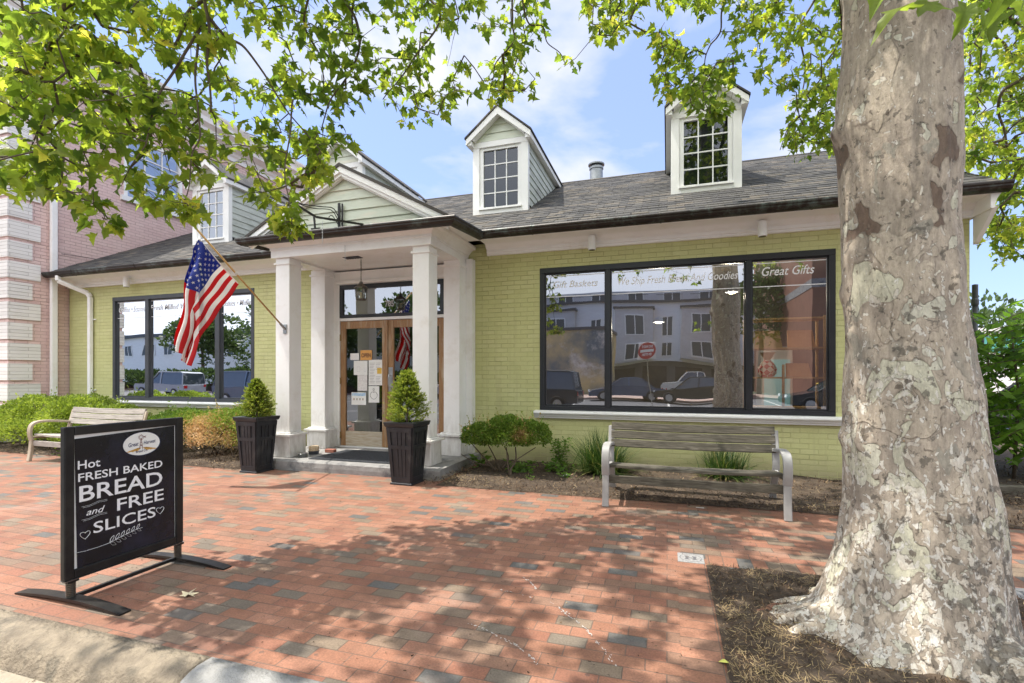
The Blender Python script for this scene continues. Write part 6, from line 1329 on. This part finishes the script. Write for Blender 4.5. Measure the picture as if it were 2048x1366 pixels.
# buildings over the road
def winrow(p, x0, x1, n, z0, z1, y, w, m_w, dark):
    for k in range(n):
        cx = x0+(x1-x0)*(k+.5)/n; f = MB().box(cx-w/2-.12,cx+w/2+.12,y,y+.06,z0-.12,z0).box(cx-w/2-.12,cx+w/2+.12,y,y+.06,z1,z1+.12).box(cx-w/2-.12,cx-w/2,y,y+.06,z0,z1).box(cx+w/2,cx+w/2+.12,y,y+.06,z0,z1).box(cx-.05,cx+.05,y,y+.06,z0,z1).build('window', m_w, p)
        MB().box(cx-w/2,cx+w/2,y-.02,y+.02,z0,z1).build('pane', dark, f)
m_clapg = M('pale_grey_cladding', (.82,.83,.84), (.75,.76,.77), 1.5, .7, sc=(1,1,8)); m_clap2 = M('mid_grey_cladding', (.62,.61,.60), (.55,.54,.53), 2, .7); m_pane = M('dark_pane', (.05,.07,.09), None, 2, .15)
gbld = thing('apartment_building', (-1,-38,0), 'pale grey apartment block with projecting bays, reflected in the wide shop window', 'building')
MB().box(-26,12,-48,-36.5,-.15,2.4).build('garage_base', M('dark_base', (.12,.12,.12), (.17,.16,.15), 1, .9), gbld); MB().box(-26,12,-48,-36.2,2.401,8.6).build('wall', m_clapg, gbld); MB().box(-26.2,12.2,-48,-35.9,8.601,8.8).build('cornice', m_slate, gbld)
MB().box(-22,8,-48,-38.5,8.801,10.1).build('penthouse', m_clap2, gbld); winrow(gbld, -20, 6, 7, 9.0, 9.8, -38.48, 1.6, m_paper, m_pane)
for cx in (-3.3, 3.2, -11, -18.5, 9.2):
    by = MB().box(cx-1.9,cx+1.9,-36.19,-35.2,2.6,7.9).build('bay', m_clap2, gbld); MB().box(cx-2.05,cx+2.05,-36.19,-35.05,7.901,8.1).build('bay_roof', m_slate, by)
    winrow(gbld, cx-1.9, cx+1.9, 1, 5.6, 7.2, -35.19, 1.7, m_paper, m_pane); winrow(gbld, cx-1.9, cx+1.9, 1, 2.9, 4.4, -35.19, 1.7, m_paper, m_pane)
for cx in (0,-7,-15): winrow(gbld, cx-1, cx+1, 1, 5.5, 7.1, -36.18, .9, m_paper, m_pane); winrow(gbld, cx-1, cx+1, 1, 2.9, 4.4, -36.18, .9, m_paper, m_pane)
mb_ = thing('painted_building', (-8,-25,0), 'low building with a loosely painted yellow and dark wall, reflected in the left pane', 'building')
MB().box(-13,-4.6,-30,-24,-.15,5.0).build('wall', M('painted_wall', (.60,.47,.22), (.10,.14,.17), .35, .8, c3=(.62,.60,.55), s3=.6), mb_); MB().box(-13.1,-4.5,-30,-23.9,5.001,5.25).build('parapet', m_slate, mb_)
bb = thing('brick_building', (12,-22,0), 'tall red brown brick building reflected in the right pane above the pine shelf', 'building')
MB().box(7.4,19,-34,-15,-.15,14).build('wall', M('red_brick_far', (.24,.115,.075), (.19,.09,.06), 2, .85), bb)
MB().box(7.38,19.02,-34.02,-14.98,6.2,6.6).box(7.38,19.02,-34.02,-14.98,10,10.3).build('stone_band', m_conc, bb)
bo = thing('bollard', (7.2,-13.2,0), 'yellow bollard reflected at the foot of the brick building', 'bollard'); MB().lathe((7.2,-13.2,-.15), [(.09,0),(.09,1.0),(.07,1.07),(0,1.1)], 16).build('post', plain('bollard_yellow', (.75,.50,.03)), bo, smooth=True); MB().lathe((7.2,-13.2,-.15), [(.14,0),(.14,.03),(0,.03)], 16).build('base', m_slate, bo)
def fartree(x, y, h, r, label, seed, n=2600, s=.34):
    e = thing('street_tree', (x,y,-.1), label, 'tree', 'trees across the street'); MB().path([(x,y,-.15),(x+.1,y,h*.35),(x,y,h*.7)], [.2,.15,.06], 8).build('trunk', m_twig, e); r_ = random.Random(seed)
    bl_ = [(x+r_.uniform(-.5,.5)*r, y+r_.uniform(-.5,.5)*r, h*r_.uniform(.35 if seed < 79 and seed > 59 else .45,.82), r*r_.uniform(.45,.75), r*r_.uniform(.45,.7), h*.2) for _ in range(11)]
    P_, D_ = blobcloud(bl_, n, seed); leafcloud(P_, D_, s, 'crown', m_fartree, e, asp=.6); return e
fartree(6.2,-24,9.5,2.6,'bushy tree reflected left of the brick building',51)
for i, (x, y, h, r) in enumerate([(-27,-20,7.5,3.6),(-32.5,-22,8.6,4),(-44,-22,7.4,3.6),(-22,-24,8.5,4)]):
    fartree(x, y, h, r, ['spreading tree reflected behind the hanging flag','full green tree reflected in the right pane of the left window','tree reflected near the poster in the left window','tall tree rising at the right of the trees reflected in the left window'][i], 60+i, 4200, .40)
eh = thing('hedge_row', (-38,-14,0), 'long dark hedge bank behind the cars, reflected in the left shop window', 'hedge')
P2, D2 = blobcloud([(-62+k*3.4+random.uniform(-.4,.4), -17.5-.06*k, .5+random.random()*.3, 2.2, 1.0, .9+random.random()*.3) for k in range(14)], 14000, 91); leafcloud(P2, D2, .30, 'foliage', m_fartree, eh, asp=.6)
MB().box(-64,-16,-18.2,-17.4,-.15,.6).build('bank', m_soil, eh)
rb = thing('row_building', (-40,-33,0), 'long pale two storey building behind the trees, reflected in the left shop window', 'building')
MB().box(-75,-12,-40,-30,-.15,6.2).build('wall', m_clapg, rb); MB().box(-75.3,-11.7,-40,-29.6,6.201,6.6).build('roof', m_slate, rb); winrow(rb, -74, -13, 18, 3.8, 5.2, -29.98, 1.5, m_paper, m_pane)
gb2 = thing('townhouse', (-52,-11,0), 'grey house with a long sloping roof reflected in the narrow left pane beside the poster', 'building')
MB().box(-60,-46,-15.5,-9,-.15,4.4).build('wall', m_clapg, gb2); MB().loft([[(x,-8.6,4.4),(x,-12.2,7.0),(x,-16,4.4)] for x in (-60.3,-45.7)]).build('roof', m_slate, gb2); winrow(gb2, -58, -48, 4, 1.2, 3.0, -8.99, 1.1, m_paper, m_pane)
MB().box(-50.6,-49.6,-11,-10,5,8.2).build('chimney', m_conc, gb2)
for x in np.arange(-21.5, 8, 3.4):
    rl2 = MB().box(x,x+2.6,-38.25,-38.2,9.62,9.66); rl2.build('rail', m_slate, gbld)
for x in np.arange(-24, 11, 3.1): MB().box(x,x+2.3,-36.49,-36.42,-.1,2.1).build('garage_opening', m_dark, gbld)
# distant things right of the shop
db = thing('distant_building', (40,46,0), 'distant white building with a teal band beyond the sumac leaves', 'building')
MB().box(20,60,44,58,-.15,3.0).build('wall', m_clapg, db); MB().box(19.9,60.1,43.9,44,3.001,4.2).build('teal_band', plain('teal_paint', (.10,.42,.38)), db); MB().box(19.8,60.2,43.8,58,4.201,4.8).build('roof', m_paper, db)
for i, (x, y, h, r) in enumerate([(30,62,9,7),(46,60,10,7)]): fartree(x, y, h, r, ['distant tree left of the other behind the teal banded building','distant tree farther right behind the teal banded building'][i], 80+i, 1500, .6)
